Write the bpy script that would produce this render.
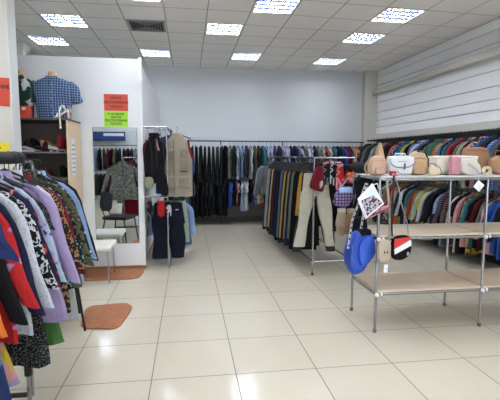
import bpy, bmesh, math, random
from mathutils import Vector, Matrix
PI = math.pi
R = math.radians
scn = bpy.context.scene
for o in list(bpy.data.objects):
    bpy.data.objects.remove(o, do_unlink=True)
COL = scn.collection
rnd = random.Random(7)

# ------------------------------------------------------------------ camera
YAW, PITCH, ROLL = .1441, .1038, .0034
cam_d = bpy.data.cameras.new('camera')
cam_d.sensor_width = 36; cam_d.lens = 426.94 / 500 * 36
cam_d.clip_start = .05; cam_d.clip_end = 100
cam = bpy.data.objects.new('camera', cam_d); COL.objects.link(cam)
fw = Vector((math.sin(YAW) * math.cos(PITCH), math.cos(YAW) * math.cos(PITCH), -math.sin(PITCH)))
rt = Vector((math.cos(YAW), -math.sin(YAW), 0)); up = rt.cross(fw)
r2 = rt * math.cos(ROLL) + up * math.sin(ROLL); u2 = -rt * math.sin(ROLL) + up * math.cos(ROLL)
m = Matrix((r2, u2, -fw)).transposed().to_4x4(); m.translation = (0, 0, 1.578)
cam.matrix_world = m
scn.camera = cam

# ------------------------------------------------------------------ world, exposure
w = bpy.data.worlds.new('world'); scn.world = w; w.use_nodes = True
w.node_tree.nodes['Background'].inputs[0].default_value = (.75, .85, 1, 1)
w.node_tree.nodes['Background'].inputs[1].default_value = .35
vs = scn.view_settings
vs.view_transform = 'Standard'; vs.look = 'None'; vs.gamma = 1; vs.use_curve_mapping = False
vs.exposure = 0.88
LAMP = 13.5           # strength of the ceiling tubes
FILL_DAY = 2.5             # glow of the unseen windows added behind the camera as fill light

# ------------------------------------------------------------------ materials
def lin(c):
    out = []
    for v in c:
        v = v / 255
        out.append(v / 12.92 if v <= .04045 else ((v + .055) / 1.055) ** 2.4)
    return tuple(out) + (1,)
MATS = {}
def mat(name, rgb, rough=.6, metal=0, emit=None, noise=0, nscale=8, bump=0, spec=None, coat=0):
    if name in MATS: return MATS[name]
    m = bpy.data.materials.new(name); m.use_nodes = True; MATS[name] = m
    nt = m.node_tree; b = nt.nodes['Principled BSDF']
    b.inputs['Base Color'].default_value = lin(rgb)
    b.inputs['Roughness'].default_value = rough
    b.inputs['Metallic'].default_value = metal
    if coat: b.inputs['Coat Weight'].default_value = coat
    if spec is not None: b.inputs['Specular IOR Level'].default_value = spec
    if emit:
        b.inputs['Emission Color'].default_value = lin(emit[0]); b.inputs['Emission Strength'].default_value = emit[1]
    if noise or bump:
        tc = nt.nodes.new('ShaderNodeTexCoord'); n = nt.nodes.new('ShaderNodeTexNoise')
        n.inputs['Scale'].default_value = nscale; n.inputs['Detail'].default_value = 5
        nt.links.new(tc.outputs['Object'], n.inputs['Vector'])
        if noise:
            mx = nt.nodes.new('ShaderNodeMix'); mx.data_type = 'RGBA'
            l = lin(rgb)
            mx.inputs[6].default_value = tuple(max(0, v * (1 - noise)) for v in l[:3]) + (1,)
            mx.inputs[7].default_value = tuple(min(1, v * (1 + noise)) for v in l[:3]) + (1,)
            nt.links.new(n.outputs['Fac'], mx.inputs[0]); nt.links.new(mx.outputs[2], b.inputs['Base Color'])
        if bump:
            bp = nt.nodes.new('ShaderNodeBump'); bp.inputs['Strength'].default_value = bump; bp.inputs['Distance'].default_value = .02
            nt.links.new(n.outputs['Fac'], bp.inputs['Height']); nt.links.new(bp.outputs['Normal'], b.inputs['Normal'])
    return m

COLS = {'black': (24, 24, 28), 'charcoal': (48, 49, 54), 'dark grey': (66, 69, 72), 'grey': (112, 116, 118), 'light grey': (168, 172, 174),
 'white': (206, 208, 212), 'cream': (214, 208, 188), 'beige': (184, 168, 142), 'tan': (170, 128, 90), 'brown': (92, 66, 46), 'dark brown': (52, 42, 36),
 'olive': (92, 94, 66), 'grey green': (116, 124, 108), 'khaki': (142, 134, 106), 'navy': (32, 38, 66), 'dark blue': (38, 56, 104), 'dark navy': (24, 28, 46), 'dark green': (40, 72, 56), 'blue': (50, 92, 168), 'denim blue': (84, 112, 152),
 'light blue': (142, 170, 212), 'pale blue': (172, 188, 210), 'teal': (62, 120, 132), 'turquoise': (96, 176, 180), 'pale green': (176, 196, 170), 'green': (72, 122, 62), 'lime green': (150, 200, 70),
 'yellow': (222, 190, 66), 'mustard': (196, 150, 60), 'orange': (222, 120, 50), 'rust': (156, 76, 46), 'red': (190, 40, 42), 'crimson': (158, 28, 48), 'burgundy': (98, 30, 42), 'pink': (222, 160, 166),
 'lilac': (164, 158, 192), 'lavender': (168, 152, 192), 'purple': (84, 62, 110), 'maroon': (72, 26, 34)}

for k_ in COLS: COLS[k_] = tuple(v * (.84 if sum(COLS[k_]) > 250 else .74) for v in COLS[k_])
def fabric(c, pattern=None, c2='white', c3='red', scale=1.0):
    key = f'{c}_{pattern}_{c2}_{c3}_{scale}_fabric'.replace(' ', '_')
    if key in MATS: return MATS[key]
    base = mat(key, COLS[c], .92, noise=.2, nscale=14, spec=.2)
    nt = base.node_tree; b = nt.nodes['Principled BSDF']
    tc0 = next(n for n in nt.nodes if n.type == 'TEX_COORD'); mp = nt.nodes.new('ShaderNodeMapping'); mp.inputs['Scale'].default_value = (22, 22, 3.2)
    cn = nt.nodes.new('ShaderNodeTexNoise'); cn.inputs['Scale'].default_value = 1; cn.inputs['Detail'].default_value = 3; cn.inputs['Distortion'].default_value = .6
    bp = nt.nodes.new('ShaderNodeBump'); bp.inputs['Strength'].default_value = .8; bp.inputs['Distance'].default_value = .012
    nt.links.new(tc0.outputs['Object'], mp.inputs['Vector']); nt.links.new(mp.outputs['Vector'], cn.inputs['Vector'])
    nt.links.new(cn.outputs['Fac'], bp.inputs['Height']); nt.links.new(bp.outputs['Normal'], b.inputs['Normal'])
    if not pattern: return base
    A, B, D = lin(COLS[c]), lin(COLS[c2]), lin(COLS[c3])
    tc = next(n for n in nt.nodes if n.type == 'TEX_COORD')
    def mixn(fac, a, bcol):
        mx = nt.nodes.new('ShaderNodeMix'); mx.data_type = 'RGBA'
        nt.links.new(fac, mx.inputs[0])
        if isinstance(a, tuple): mx.inputs[6].default_value = a
        else: nt.links.new(a, mx.inputs[6])
        if isinstance(bcol, tuple): mx.inputs[7].default_value = bcol
        else: nt.links.new(bcol, mx.inputs[7])
        return mx.outputs[2]
    def ramp(src, p0, p1):
        r = nt.nodes.new('ShaderNodeMapRange'); r.inputs[1].default_value = p0; r.inputs[2].default_value = p1
        nt.links.new(src, r.inputs[0]); return r.outputs[0]
    def wave(axis, sc, off=0):
        wv = nt.nodes.new('ShaderNodeTexWave'); wv.bands_direction = axis; wv.inputs['Scale'].default_value = sc
        wv.inputs['Phase Offset'].default_value = off
        nt.links.new(tc.outputs['Object'], wv.inputs['Vector']); return wv.outputs['Fac']
    if pattern == 'striped':
        out = mixn(ramp(wave('Z', 11 * scale), .55, .7), A, B)
    elif pattern == 'upright striped':
        out = mixn(ramp(wave('X', 9 * scale), .5, .65), A, B)
    elif pattern == 'checked':
        o1 = mixn(ramp(wave('Z', 8 * scale), .72, .86), A, B)
        out = mixn(ramp(wave('X', 8 * scale), .72, .86), o1, B)
    else:
        v = nt.nodes.new('ShaderNodeTexVoronoi' if pattern in ('dotted', 'flowered') else 'ShaderNodeTexNoise')
        v.inputs['Scale'].default_value = {'dotted': 42, 'flowered': 14, 'camouflage': 15, 'speckled': 60}[pattern] * scale
        if pattern == 'flowered':
            dn = nt.nodes.new('ShaderNodeTexNoise'); dn.inputs['Scale'].default_value = 9 * scale
            nt.links.new(tc.outputs['Object'], dn.inputs['Vector'])
            va = nt.nodes.new('ShaderNodeVectorMath'); va.operation = 'MULTIPLY_ADD'; va.inputs[1].default_value = (.16 / scale,) * 3
            nt.links.new(dn.outputs['Color'], va.inputs[0]); nt.links.new(tc.outputs['Object'], va.inputs[2]); nt.links.new(va.outputs[0], v.inputs['Vector'])
        else: nt.links.new(tc.outputs['Object'], v.inputs['Vector'])
        if pattern == 'dotted':
            out = mixn(ramp(v.outputs['Distance'], .42, .3), A, B)
        elif pattern == 'flowered':
            o1 = mixn(ramp(v.outputs['Distance'], .5, .38), A, B)
            out = mixn(ramp(v.outputs['Distance'], .26, .16), o1, D)
        elif pattern == 'speckled':
            v.inputs['Detail'].default_value = 2
            out = mixn(ramp(v.outputs['Fac'], .54, .6), A, B)
        else:
            v.inputs['Detail'].default_value = 1
            o1 = mixn(ramp(v.outputs['Fac'], .5, .52), A, B)
            out = mixn(ramp(v.outputs['Fac'], .6, .62), o1, D)
    nt.links.new(out, b.inputs['Base Color'])
    return base

CHROME = mat('chrome_tube', (158, 160, 164), .26, 1, noise=.04, nscale=3)
DKMETAL = mat('dark_metal', (46, 48, 52), .4, .7, noise=.08)
BLKPLA = mat('black_plastic', (16, 16, 18), .7, noise=.1)
WOODL = mat('pale_wood', (196, 178, 154), .5, noise=.14, nscale=5)
WHITEP = mat('white_paint', (222, 224, 222), .5, noise=.02, nscale=2)

# ------------------------------------------------------------------ mesh builder
class MB:
    def __init__(s): s.v = []; s.f = []
    def add(s, vs, fs):
        n = len(s.v); s.v += [tuple(v) for v in vs]; s.f += [tuple(i + n for i in f) for f in fs]; return s
    def box(s, a, b, rz=0, bev=0):
        bm = bmesh.new(); bmesh.ops.create_cube(bm, size=1)
        c = [(a[i] + b[i]) / 2 for i in range(3)]; d = [abs(b[i] - a[i]) for i in range(3)]
        for v in bm.verts: v.co = Vector((v.co.x * d[0], v.co.y * d[1], v.co.z * d[2]))
        if bev: bmesh.ops.bevel(bm, geom=bm.edges[:], offset=min(bev, min(d) * .45), segments=3, affect='EDGES', profile=.6)
        M = Matrix.Translation(c) @ Matrix.Rotation(rz, 4, 'Z')
        bm.verts.index_update()
        s.add([M @ v.co for v in bm.verts], [[v.index for v in f.verts] for f in bm.faces]); bm.free(); return s
    def tube(s, pts, r=.01, n=8, ry=None, cap=True, side=None):
        """swept tube; r number or list; ry flattens it into a strap (thickness along `side`)"""
        pts = [Vector(p) for p in pts]; k = len(pts)
        rr = r if isinstance(r, (list, tuple)) else [r] * k
        prev = None; rings = []
        for i, p in enumerate(pts):
            t = (pts[min(i + 1, k - 1)] - pts[max(i - 1, 0)]).normalized()
            a = Vector(side) if side else (prev if prev else (Vector((0, 0, 1)) if abs(t.z) < .9 else Vector((1, 0, 0))))
            a = (a - t * a.dot(t))
            a = a.normalized() if a.length > 1e-5 else t.orthogonal().normalized()
            prev = a; b = t.cross(a)
            q = ry if ry else rr[i]
            rings.append([p + a * math.cos(j * 2 * PI / n) * q + b * math.sin(j * 2 * PI / n) * rr[i] for j in range(n)])
        return s.rings(rings, cap)
    def rings(s, rings, cap=True):
        n = len(rings[0]); vs = [v for r_ in rings for v in r_]; fs = []
        for i in range(len(rings) - 1):
            for j in range(n):
                a, b = i * n + j, i * n + (j + 1) % n
                fs.append((a, b, b + n, a + n))
        if cap: fs.append(tuple(range(n))[::-1]); fs.append(tuple(range((len(rings) - 1) * n, len(rings) * n)))
        return s.add(vs, fs)
    def ball(s, c, r, n=8):
        rx, ry_, rz_ = r if isinstance(r, (tuple, list)) else (r, r, r)
        rg = []
        for i in range(1, n):
            t = PI * i / n
            rg.append([Vector((c[0] + rx * math.sin(t) * math.cos(2 * PI * j / 12), c[1] + ry_ * math.sin(t) * math.sin(2 * PI * j / 12), c[2] + rz_ * math.cos(t))) for j in range(12)])
        return s.rings(rg)
    def pillow(s, outline, t, puff=.85, back=None, subdiv=2, cut=.22):
        """inflated body from an outline in x,z; thickness t along y"""
        pts = [Vector((p[0], 0, p[1])) for p in outline]
        for _ in range(subdiv):                       # Chaikin corner cutting: soft corners
            q = []
            for i in range(len(pts)):
                a, b = pts[i], pts[(i + 1) % len(pts)]
                q += [a * (1 - cut) + b * cut, a * cut + b * (1 - cut)]
            pts = q
        c = sum(pts, Vector()) / len(pts)
        prof = [(.35, -1), (.7, -.96), (.9, -puff), (1, -.4), (1, .4), (.9, puff), (.7, .96), (.35, 1)]
        rg = [[c + (p - c) * k + Vector((0, y * t / 2, 0)) for p in pts] for k, y in prof]
        return s.rings(rg)
    def crumple(s, amp=.006, f=28, seed=0):
        a = random.Random(seed); p = [a.uniform(0, 6) for _ in range(6)]
        s.v = [(x + amp * math.sin(f * z + p[0]) * math.cos(f * .7 * y + p[1]), y + amp * (math.sin(f * x + p[2]) * math.sin(f * .8 * z + p[3]) + .6 * math.sin(f * 1.9 * z + f * x + p[4])), z + amp * .7 * math.sin(f * x + p[5])) for x, y, z in s.v]
        return s
    def build(s, name, m, parent=None, smooth=True, loc=None, rz=None, rot=None):
        me = bpy.data.meshes.new(name); me.from_pydata([tuple(v) for v in s.v], [], s.f); me.validate()
        bm = bmesh.new(); bm.from_mesh(me); bmesh.ops.recalc_face_normals(bm, faces=bm.faces[:]); bm.to_mesh(me); bm.free()
        if smooth:
            me.polygons.foreach_set('use_smooth', [True] * len(me.polygons))
            try: me.set_sharp_from_angle(angle=R(38))
            except Exception: pass
        o = bpy.data.objects.new(name, me); me.materials.append(m); COL.objects.link(o)
        if parent: o.parent = parent
        if loc: o.location = loc
        if rot: o.rotation_euler = rot
        elif rz is not None: o.rotation_euler = (0, 0, rz)
        return o
def thing(name, label, cat, loc=(0, 0, 0), rz=0, group=None, rot=None):
    o = bpy.data.objects.new(name, None); COL.objects.link(o); o.empty_display_size = .1
    o.location = loc; o.rotation_euler = rot or (0, 0, rz)
    return tag(o, label, cat, group)
LABELS = {}
def tag(o, label, cat, group=None):
    o['label'] = label; o['category'] = cat
    if group: o['group'] = group
    return o
def struct(o): o['kind'] = 'structure'; return o

# ------------------------------------------------------------------ room shell
X0, X1, Y0, Y1, H = -4.5, 4.5, -4.0, 10.05, 3.585
def nodes_of(m): return m.node_tree, m.node_tree.nodes['Principled BSDF']
def grid_mat(name, base, line, size, off, wid, rough, shear=0, rline=None, var=.04, metal=0, bump=.3):
    m = mat(name, base, rough); nt, b = nodes_of(m)
    g = nt.nodes.new('ShaderNodeNewGeometry'); sp = nt.nodes.new('ShaderNodeSeparateXYZ'); nt.links.new(g.outputs['Position'], sp.inputs[0])
    def mth(op, a, bb=None, c=None):
        n = nt.nodes.new('ShaderNodeMath'); n.operation = op
        for i, v in enumerate((a, bb, c)):
            if v is None: continue
            if isinstance(v, (int, float)): n.inputs[i].default_value = v
            else: nt.links.new(v, n.inputs[i])
        return n.outputs[0]
    X, Y = sp.outputs[0], sp.outputs[1]
    if shear:
        Y = mth('SUBTRACT', Y, mth('MULTIPLY', mth('MAXIMUM', mth('SUBTRACT', X, .9), 0), shear))
    xs = mth('DIVIDE', mth('SUBTRACT', X, off[0]), size); ys = mth('DIVIDE', mth('SUBTRACT', Y, off[1]), size)
    def edge(v):
        f_ = mth('FRACT', v); d = mth('MINIMUM', f_, mth('SUBTRACT', 1, f_)); return mth('LESS_THAN', d, wid / size / 2)
    e = mth('MAXIMUM', edge(xs), edge(ys))
    cb = nt.nodes.new('ShaderNodeCombineXYZ'); nt.links.new(mth('FLOOR', xs), cb.inputs[0]); nt.links.new(mth('FLOOR', ys), cb.inputs[1])
    wn = nt.nodes.new('ShaderNodeTexWhiteNoise'); wn.noise_dimensions = '2D'; nt.links.new(cb.outputs[0], wn.inputs['Vector'])
    no = nt.nodes.new('ShaderNodeTexNoise'); no.inputs['Scale'].default_value = 2.2; no.inputs['Detail'].default_value = 4
    nt.links.new(g.outputs['Position'], no.inputs['Vector'])
    fac = mth('MULTIPLY', mth('ADD', wn.outputs['Value'], no.outputs['Fac']), .5)
    l = lin(base)
    m1 = nt.nodes.new('ShaderNodeMix'); m1.data_type = 'RGBA'; nt.links.new(fac, m1.inputs[0])
    m1.inputs[6].default_value = tuple(v * (1 - var) for v in l[:3]) + (1,); m1.inputs[7].default_value = tuple(min(1, v * (1 + var)) for v in l[:3]) + (1,)
    m2 = nt.nodes.new('ShaderNodeMix'); m2.data_type = 'RGBA'; nt.links.new(e, m2.inputs[0]); nt.links.new(m1.outputs[2], m2.inputs[6]); m2.inputs[7].default_value = lin(line)
    nt.links.new(m2.outputs[2], b.inputs['Base Color'])
    if rline:
        nt.links.new(mth('ADD', mth('MULTIPLY', e, rline - rough), rough), b.inputs['Roughness'])
    bp = nt.nodes.new('ShaderNodeBump'); bp.inputs['Strength'].default_value = bump; bp.inputs['Distance'].default_value = .003; bp.invert = True
    nt.links.new(e, bp.inputs['Height']); nt.links.new(bp.outputs['Normal'], b.inputs['Normal'])
    return m
FLOORM = grid_mat('glossy_floor_tile', (196, 188, 168), (108, 102, 90), .6, (-.8718, 2.9356), .007, .13, rline=.7, var=.035)
CEILM = grid_mat('ceiling_tile', (246, 242, 236), (176, 174, 170), .6, (.2943, 6.7719), .016, .9, shear=.068, var=.02)
WALLM = mat('pale_blue_grey_paint', (206, 210, 212), .75, noise=.02, nscale=1.2)
PARTM = mat('white_partition_paint', (222, 224, 224), .6, noise=.015, nscale=1.5)
CREAMM = mat('cream_paint', (208, 204, 192), .6, noise=.03, nscale=2)
SIDINGM = mat('white_siding', (244, 244, 242), .45, noise=.03, nscale=3)
GAPM = mat('shadow_gap', (110, 114, 118), .8, noise=.03)
SKIRTM = mat('dark_skirting', (70, 66, 62), .6, noise=.1)
SKIRTB = mat('orange_brown_skirting', (150, 98, 66), .5, noise=.12)
def S(name, a, b, m): return struct(MB().box(a, b).build(name, m, smooth=False))
S('floor', (X0 - .1, Y0 - .1, -.1), (X1 + .1, Y1 + .1, 0), FLOORM)
S('wall_back', (X0 - .1, Y1, 0), (X1 + .1, Y1 + .1, H), WALLM)
S('wall_left', (X0 - .1, Y0, 0), (X0, Y1, H), WALLM)
S('wall_rear', (X0 - .1, Y0 - .1, 0), (X1 + .1, Y0, H), WALLM)
S('wall_right', (X1 + .03, Y0, 0), (X1 + .13, Y1, H), mat('wall_behind_siding', (150, 154, 158), .8, noise=.04))
# the siding: long boards with gaps between them
zs = [0, .3, .6, .9, 1.2, 1.5, 1.78, 1.97, 2.26, 2.42, 2.61, 2.84, 3.03, 3.24, 3.43, H]
mb = MB()
for a, b in zip(zs[:-1], zs[1:]):
    mb.box((X1, Y0, a + .006), (X1 + .03, Y1, b - .006), bev=.003)
struct(mb.build('trim_1', SIDINGM))
mb = MB().box((X1 - .13, Y0, 3.02), (X1, Y1 - .12, 3.13), bev=.006); struct(mb.build('trim_2', CREAMM))
mb = MB().box((X1 - .05, Y0, 1.98), (X1, Y1 - .3, 2.10), bev=.004); struct(mb.build('trim_3', CREAMM))
mb = MB().box((X1 - .30, Y1 - .16, 0), (X1, Y1, H), bev=.006); struct(mb.build('trim_4', CREAMM))
mb = MB().box((-3.3, 8.4, 0), (-2.9, 8.8, H)); struct(mb.build('trim_5', CREAMM, smooth=False))
S('baseboard_back', (-.6, Y1 - .03, 0), (X1 - .3, Y1 - .01, .13), SKIRTM)
S('trim_9', (-.62, Y1 - .012, 0), (X1 - .3, Y1, .62), mat('dark_grey_dado', (104, 102, 98), .7, noise=.06))  # darker grey sheet across the low part of the back wall
S('baseboard_right', (X1 - .02, Y0, 0), (X1, Y1 - .16, .1), SKIRTM)
# fitting room partition
S('wall_partition_front', (X0, 6.0, 0), (-.64, 6.06, 2.85), PARTM)
S('wall_partition_side', (-.70, 6.06, 0), (-.64, Y1, 2.85), PARTM)
mb = MB().box((-.645, 5.985, .02), (-.60, 6.065, 2.87), bev=.004); struct(mb.build('trim_6', WHITEP))
S('baseboard_partition', (X0, 5.985, 0), (-.60, 6.0, .05), SKIRTB)
S('baseboard_partition_side', (-.64, 6.065, 0), (-.628, Y1 - .02, .05), SKIRTB)
# pillar on the left
mb = MB().box((-2.7, 5.0, 0), (-1.875, 5.21, H), bev=.004); struct(mb.build('wall_pillar', CREAMM))
mb = MB().box((-1.877, 4.995, 0), (-1.869, 5.215, H), bev=.003); struct(mb.build('trim_7', WHITEP))

# ceiling lights : (x0, y0) of their cell, dy = how far the tile rows have drifted there
cells = [(.294, 6.77, 0), (.894, 8.57, 0), (.894, 5.59, 0), (2.70, 5.72, 1), (2.70, 6.93, 1), (2.71, 8.73, 1),
         (-2.10, 6.70, 0), (-2.70, 7.92, 0), (-.906, 8.56, 0), (-.906, 5.37, 0)]
hidden = [(x, y, 0) for x in (-2.706, -.906, .894, 2.694) for y in (3.77, 1.97, .17, -1.63, -3.43)]
EMIT = mat('lamp_tube_glow', (255, 255, 255), .5, emit=((240, 246, 255), LAMP * 1.6))
TRAYM = mat('lamp_tray_glow', (200, 204, 210), .6, emit=((232, 240, 255), LAMP))
LOUV = mat('blue_grey_louvre', (58, 66, 86), .9, spec=0)
FRM = mat('white_lamp_frame', (225, 226, 226), .4)
LAB = {0: 'square ceiling light with white grid louvre, nearest above the back racks left of centre',
       1: 'small far ceiling light with grid louvre before the back wall', 2: 'large ceiling light with grid louvre cut by the top edge of view',
       3: 'ceiling light nearest the siding wall, largest on the right', 4: 'middle light of the three along the siding wall',
       5: 'farthest of the three ceiling lights along the siding wall', 6: 'bright ceiling light above the checked shirt display',
       7: 'bright ceiling light farthest left, low over the partition', 8: 'bluish ceiling light just beyond the partition corner', 9: 'ceiling light at top edge above the air vent'}
holes = []
def ceiling_light(i, x, y, dy):
    W = .575; rz = R(2.0) if dy else 0
    lab = LAB.get(i) or 'ceiling light out of view overhead, %s row back and %s from the left wall' % (['first', 'second', 'third', 'fourth', 'fifth'][(i - 10) % 5], ['first', 'second', 'third', 'fourth'][(i - 10) // 5])
    t = thing('ceiling_light', lab, 'ceiling light', (x + .3, y + .3, H), rz, 'louvred ceiling lights')
    h = W / 2
    f = MB()
    for a, b in (((-h, -h), (h, -h + .022)), ((-h, h - .022), (h, h)), ((-h, -h), (-h + .022, h)), ((h - .022, -h), (h, h))):
        f.box((a[0], a[1], -.006), (b[0], b[1], .01))
    f.build('frame', FRM, t, smooth=False)
    MB().box((-h + .01, -h + .01, .075), (h - .01, h - .01, .09)).build('housing', TRAYM, t, smooth=False)
    for k in range(4):
        yy = -.20 + k * .1333
        MB().tube([(-h + .03, yy, .055), (h - .03, yy, .055)], .0085, 8).build('lamp_tube', EMIT, t)
    l = MB()
    for k in range(1, 6): xx = -h + W * k / 6; l.box((xx - .005, -h + .02, .0), (xx + .005, h - .02, .02))
    for k in range(1, 4): yy = -h + W * k / 4; l.box((-h + .02, yy - .014, .0), (h - .02, yy + .014, .022))
    l.build('louvre', LOUV, t, smooth=False)
    s = MB()
    for a, b in (((-h, -h), (h, -h + .008)), ((-h, h - .008), (h, h)), ((-h, -h), (-h + .008, h)), ((h - .008, -h), (h, h))):
        s.box((a[0], a[1], .01), (b[0], b[1], .09))
    s.build('tray_side', FRM, t, smooth=False)
    holes.append((x + .3, y + .3, rz))
for i, (x, y, d) in enumerate(cells + hidden): ceiling_light(i, x, y, d)
# ceiling slab with an opening for every lamp
def ceiling():
    bm = bmesh.new()
    xs = sorted(set([X0 - .1, X1 + .1] + [round(h[0] + s * .285, 4) for h in holes for s in (-1, 1)]))
    ys = sorted(set([Y0 - .1, Y1 + .1] + [round(h[1] + s * .285, 4) for h in holes for s in (-1, 1)]))
    V = {}
    def vv(x, y, z):
        k = (x, y, z)
        if k not in V: V[k] = bm.verts.new(k)
        return V[k]
    for i in range(len(xs) - 1):
        for j in range(len(ys) - 1):
            cx, cy = (xs[i] + xs[i + 1]) / 2, (ys[j] + ys[j + 1]) / 2
            if any(abs(cx - h[0]) < .285 and abs(cy - h[1]) < .285 for h in holes): continue
            bm.faces.new([vv(xs[i], ys[j], H), vv(xs[i + 1], ys[j], H), vv(xs[i + 1], ys[j + 1], H), vv(xs[i], ys[j + 1], H)])
    # sides up and a top slab
    me = bpy.data.meshes.new('ceiling'); bm.to_mesh(me); bm.free()
    o = bpy.data.objects.new('ceiling', me); me.materials.append(CEILM); COL.objects.link(o); struct(o)
    md = o.modifiers.new('thick', 'SOLIDIFY'); md.thickness = .1; md.offset = 1 if me.polygons[0].normal.z > 0 else -1
ceiling()
S('trim_8', (X0 - .1, Y0 - .1, H + .11), (X1 + .1, Y1 + .1, H + .16), WALLM)   # deck above the tiles

# air vent
t = thing('air_vent', 'dark square ceiling air vent with curved louvre blades', 'air vent', (-.606, 7.06, H))
v = MB()
for a, b in (((-.28, -.28), (.28, -.25)), ((-.28, .25), (.28, .28)), ((-.28, -.28), (-.25, .28)), ((.25, -.28), (.28, .28))):
    v.box((a[0], a[1], -.012), (b[0], b[1], 0))
v.build('frame', mat('vent_grey', (148, 146, 142), .5), t, smooth=False)
MB().box((-.26, -.26, -.003), (.26, .26, 0)).build('backing', mat('vent_dark', (40, 38, 36), .8), t, smooth=False)
for k in range(6):
    r_ = .045 + k * .04
    b = MB()
    b.box((-r_, -r_ - .004, -.014), (r_, -r_ + .004, -.003)); b.box((-r_, r_ - .004, -.014), (r_, r_ + .004, -.003))
    b.box((-r_ - .004, -r_, -.014), (-r_ + .004, r_, -.003)); b.box((r_ - .004, -r_, -.014), (r_ + .004, r_, -.003))
    b.build('blade', mat('vent_blade', (120, 118, 114), .5), t, smooth=False)

# ------------------------------------------------------------------ signs
def text_part(s, size, m, parent, loc, rot=(PI / 2, 0, 0), name='lettering'):
    cu = bpy.data.curves.new(name, 'FONT'); cu.body = s; cu.size = size; cu.align_x = 'CENTER'; cu.align_y = 'CENTER'; cu.extrude = .0006; cu.offset = size * .022
    tmp = bpy.data.objects.new('tmp', cu); COL.objects.link(tmp)
    bpy.context.view_layer.update()
    me = bpy.data.meshes.new_from_object(tmp.evaluated_get(bpy.context.evaluated_depsgraph_get()))
    bpy.data.objects.remove(tmp, do_unlink=True)
    me.materials.clear(); me.materials.append(m)
    o = bpy.data.objects.new(name, me); COL.objects.link(o); o.parent = parent; o.location = loc; o.rotation_euler = rot
    return o
INK = mat('black_ink', (36, 22, 22), .7)
def sign(label, x0, x1, z0, z1, y, col, lines, size, tilt=0, name='paper_sign'):
    t = thing(name, label, 'sign', ((x0 + x1) / 2, y, (z0 + z1) / 2), rot=(0, tilt, 0))
    w_, h_ = (x1 - x0) / 2, (z1 - z0) / 2
    MB().box((-w_, -.003, -h_), (w_, 0, h_)).build('sheet', mat('paper_%d_%d_%d' % col, col, .6, noise=.04, nscale=9), t, smooth=False)
    n = len(lines)
    for i, s in enumerate(lines):
        text_part(s, size, INK, t, (0, -.0045, h_ - (i + .9) * 2 * h_ / (n + .8)))
    return t
sign('red-orange paper sign with black print, above the green one on partition', -1.095, -.785, 2.165, 2.385, 5.998, (206, 78, 58), ['НОВОЕ', 'ПОСТУПЛЕНИЕ', 'ТОВАРА'], .042)
sign('lime green paper sign with black print below the red-orange one', -1.10, -.79, 1.955, 2.16, 5.998, (160, 220, 60), ['С 30 ИЮНЯ', 'НОВОЕ', 'ПОСТУПЛЕНИЕ', 'ТОВАРА'], .038)
sign('red paper sign with black print on the white pillar', -2.28, -1.885, 2.10, 2.40, 4.998, (206, 76, 56), ['ПОСТУПЛЕНИЕ', 'ТОВАРА'], .053, tilt=R(2))
sign('yellow paper sign low on the white pillar behind the clothes rail', -2.28, -1.92, 1.60, 1.71, 4.998, (236, 214, 44), ['ТОВАРА'], .05)

# ------------------------------------------------------------------ mirror
GLASS = mat('mirror_glass', (225, 230, 232), .01, 1)
t = thing('wall_mirror', 'tall frameless mirror on the partition reflecting clothes and a chair', 'mirror', (-.965, 5.997, 1.155))
MB().box((-.285, -.006, -.785), (.285, 0, .785)).build('glass', GLASS, t, smooth=False)
e = MB()
for a, b in (((-.29, -.79), (.29, -.785)), ((-.29, .785), (.29, .79)), ((-.29, -.79), (-.285, .79)), ((.285, -.79), (.29, .79))):
    e.box((a[0], -.008, a[1]), (b[0], 0, b[1]))
e.build('edge', mat('mirror_edge', (120, 126, 128), .3), t, smooth=False)

# ------------------------------------------------------------------ rear wall (partly seen in the mirror)
for i, x in enumerate((-1.75, .35, 2.42)):  # windows added outside the mirror's view, glowing to lift the ceiling and clothes
    w0 = MB().box((x, -4.0, .45), (x + 2.0, -3.97, 2.75)).build('window_%d' % (i + 1), mat('window_day', (225, 232, 240), .2, emit=((240, 244, 255), FILL_DAY)), smooth=False); struct(w0)
    fr = MB()
    for a, b in (((x - .05, .4), (x + 2.05, .45)), ((x - .05, 2.75), (x + 2.05, 2.8)), ((x - .05, .4), (x, 2.8)), ((x + 2.0, .4), (x + 2.05, 2.8)), ((x + .98, .45), (x + 1.02, 2.75)), ((x, 1.98), (x + 2.0, 2.02))):
        fr.box((a[0], -3.98, a[1]), (b[0], -3.94, b[1]))
    fr.build('window_frame', WHITEP, w0, smooth=False)
t = thing('wall_banner', 'long dark blue banner with white lettering seen in the mirror', 'banner', (-2.85, -3.9, 2.24))
MB().box((-.65, 0, -.16), (.65, .02, .16)).build('board', mat('banner_blue', (30, 60, 120), .5, noise=.05), t, smooth=False)
MB().box((-.1, .02, .01), (.6, .026, .11)).build('white_strip', mat('banner_white', (225, 232, 242), .5), t, smooth=False)
tag(MB().box((-1.7, -3.93, 1.6), (-1.2, -3.92, 1.9)).build('poster', mat('poster_cyan', (110, 200, 220), .5, noise=.3, nscale=6), smooth=False), 'pale cyan poster seen in the mirror', 'poster')
tag(MB().box((-1.75, -3.93, 1.28), (-1.3, -3.92, 1.5)).build('poster', mat('poster_yellow', (240, 200, 110), .5, noise=.3, nscale=6), smooth=False), 'yellow poster seen in the mirror under a cyan one', 'poster')
tag(MB().box((-1.75, -3.93, 2.0), (-1.2, -3.92, 2.35)).build('poster', mat('poster_grey', (128, 150, 158), .5, noise=.3, nscale=12), smooth=False), 'grey poster of small print seen in the mirror', 'poster')

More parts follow.
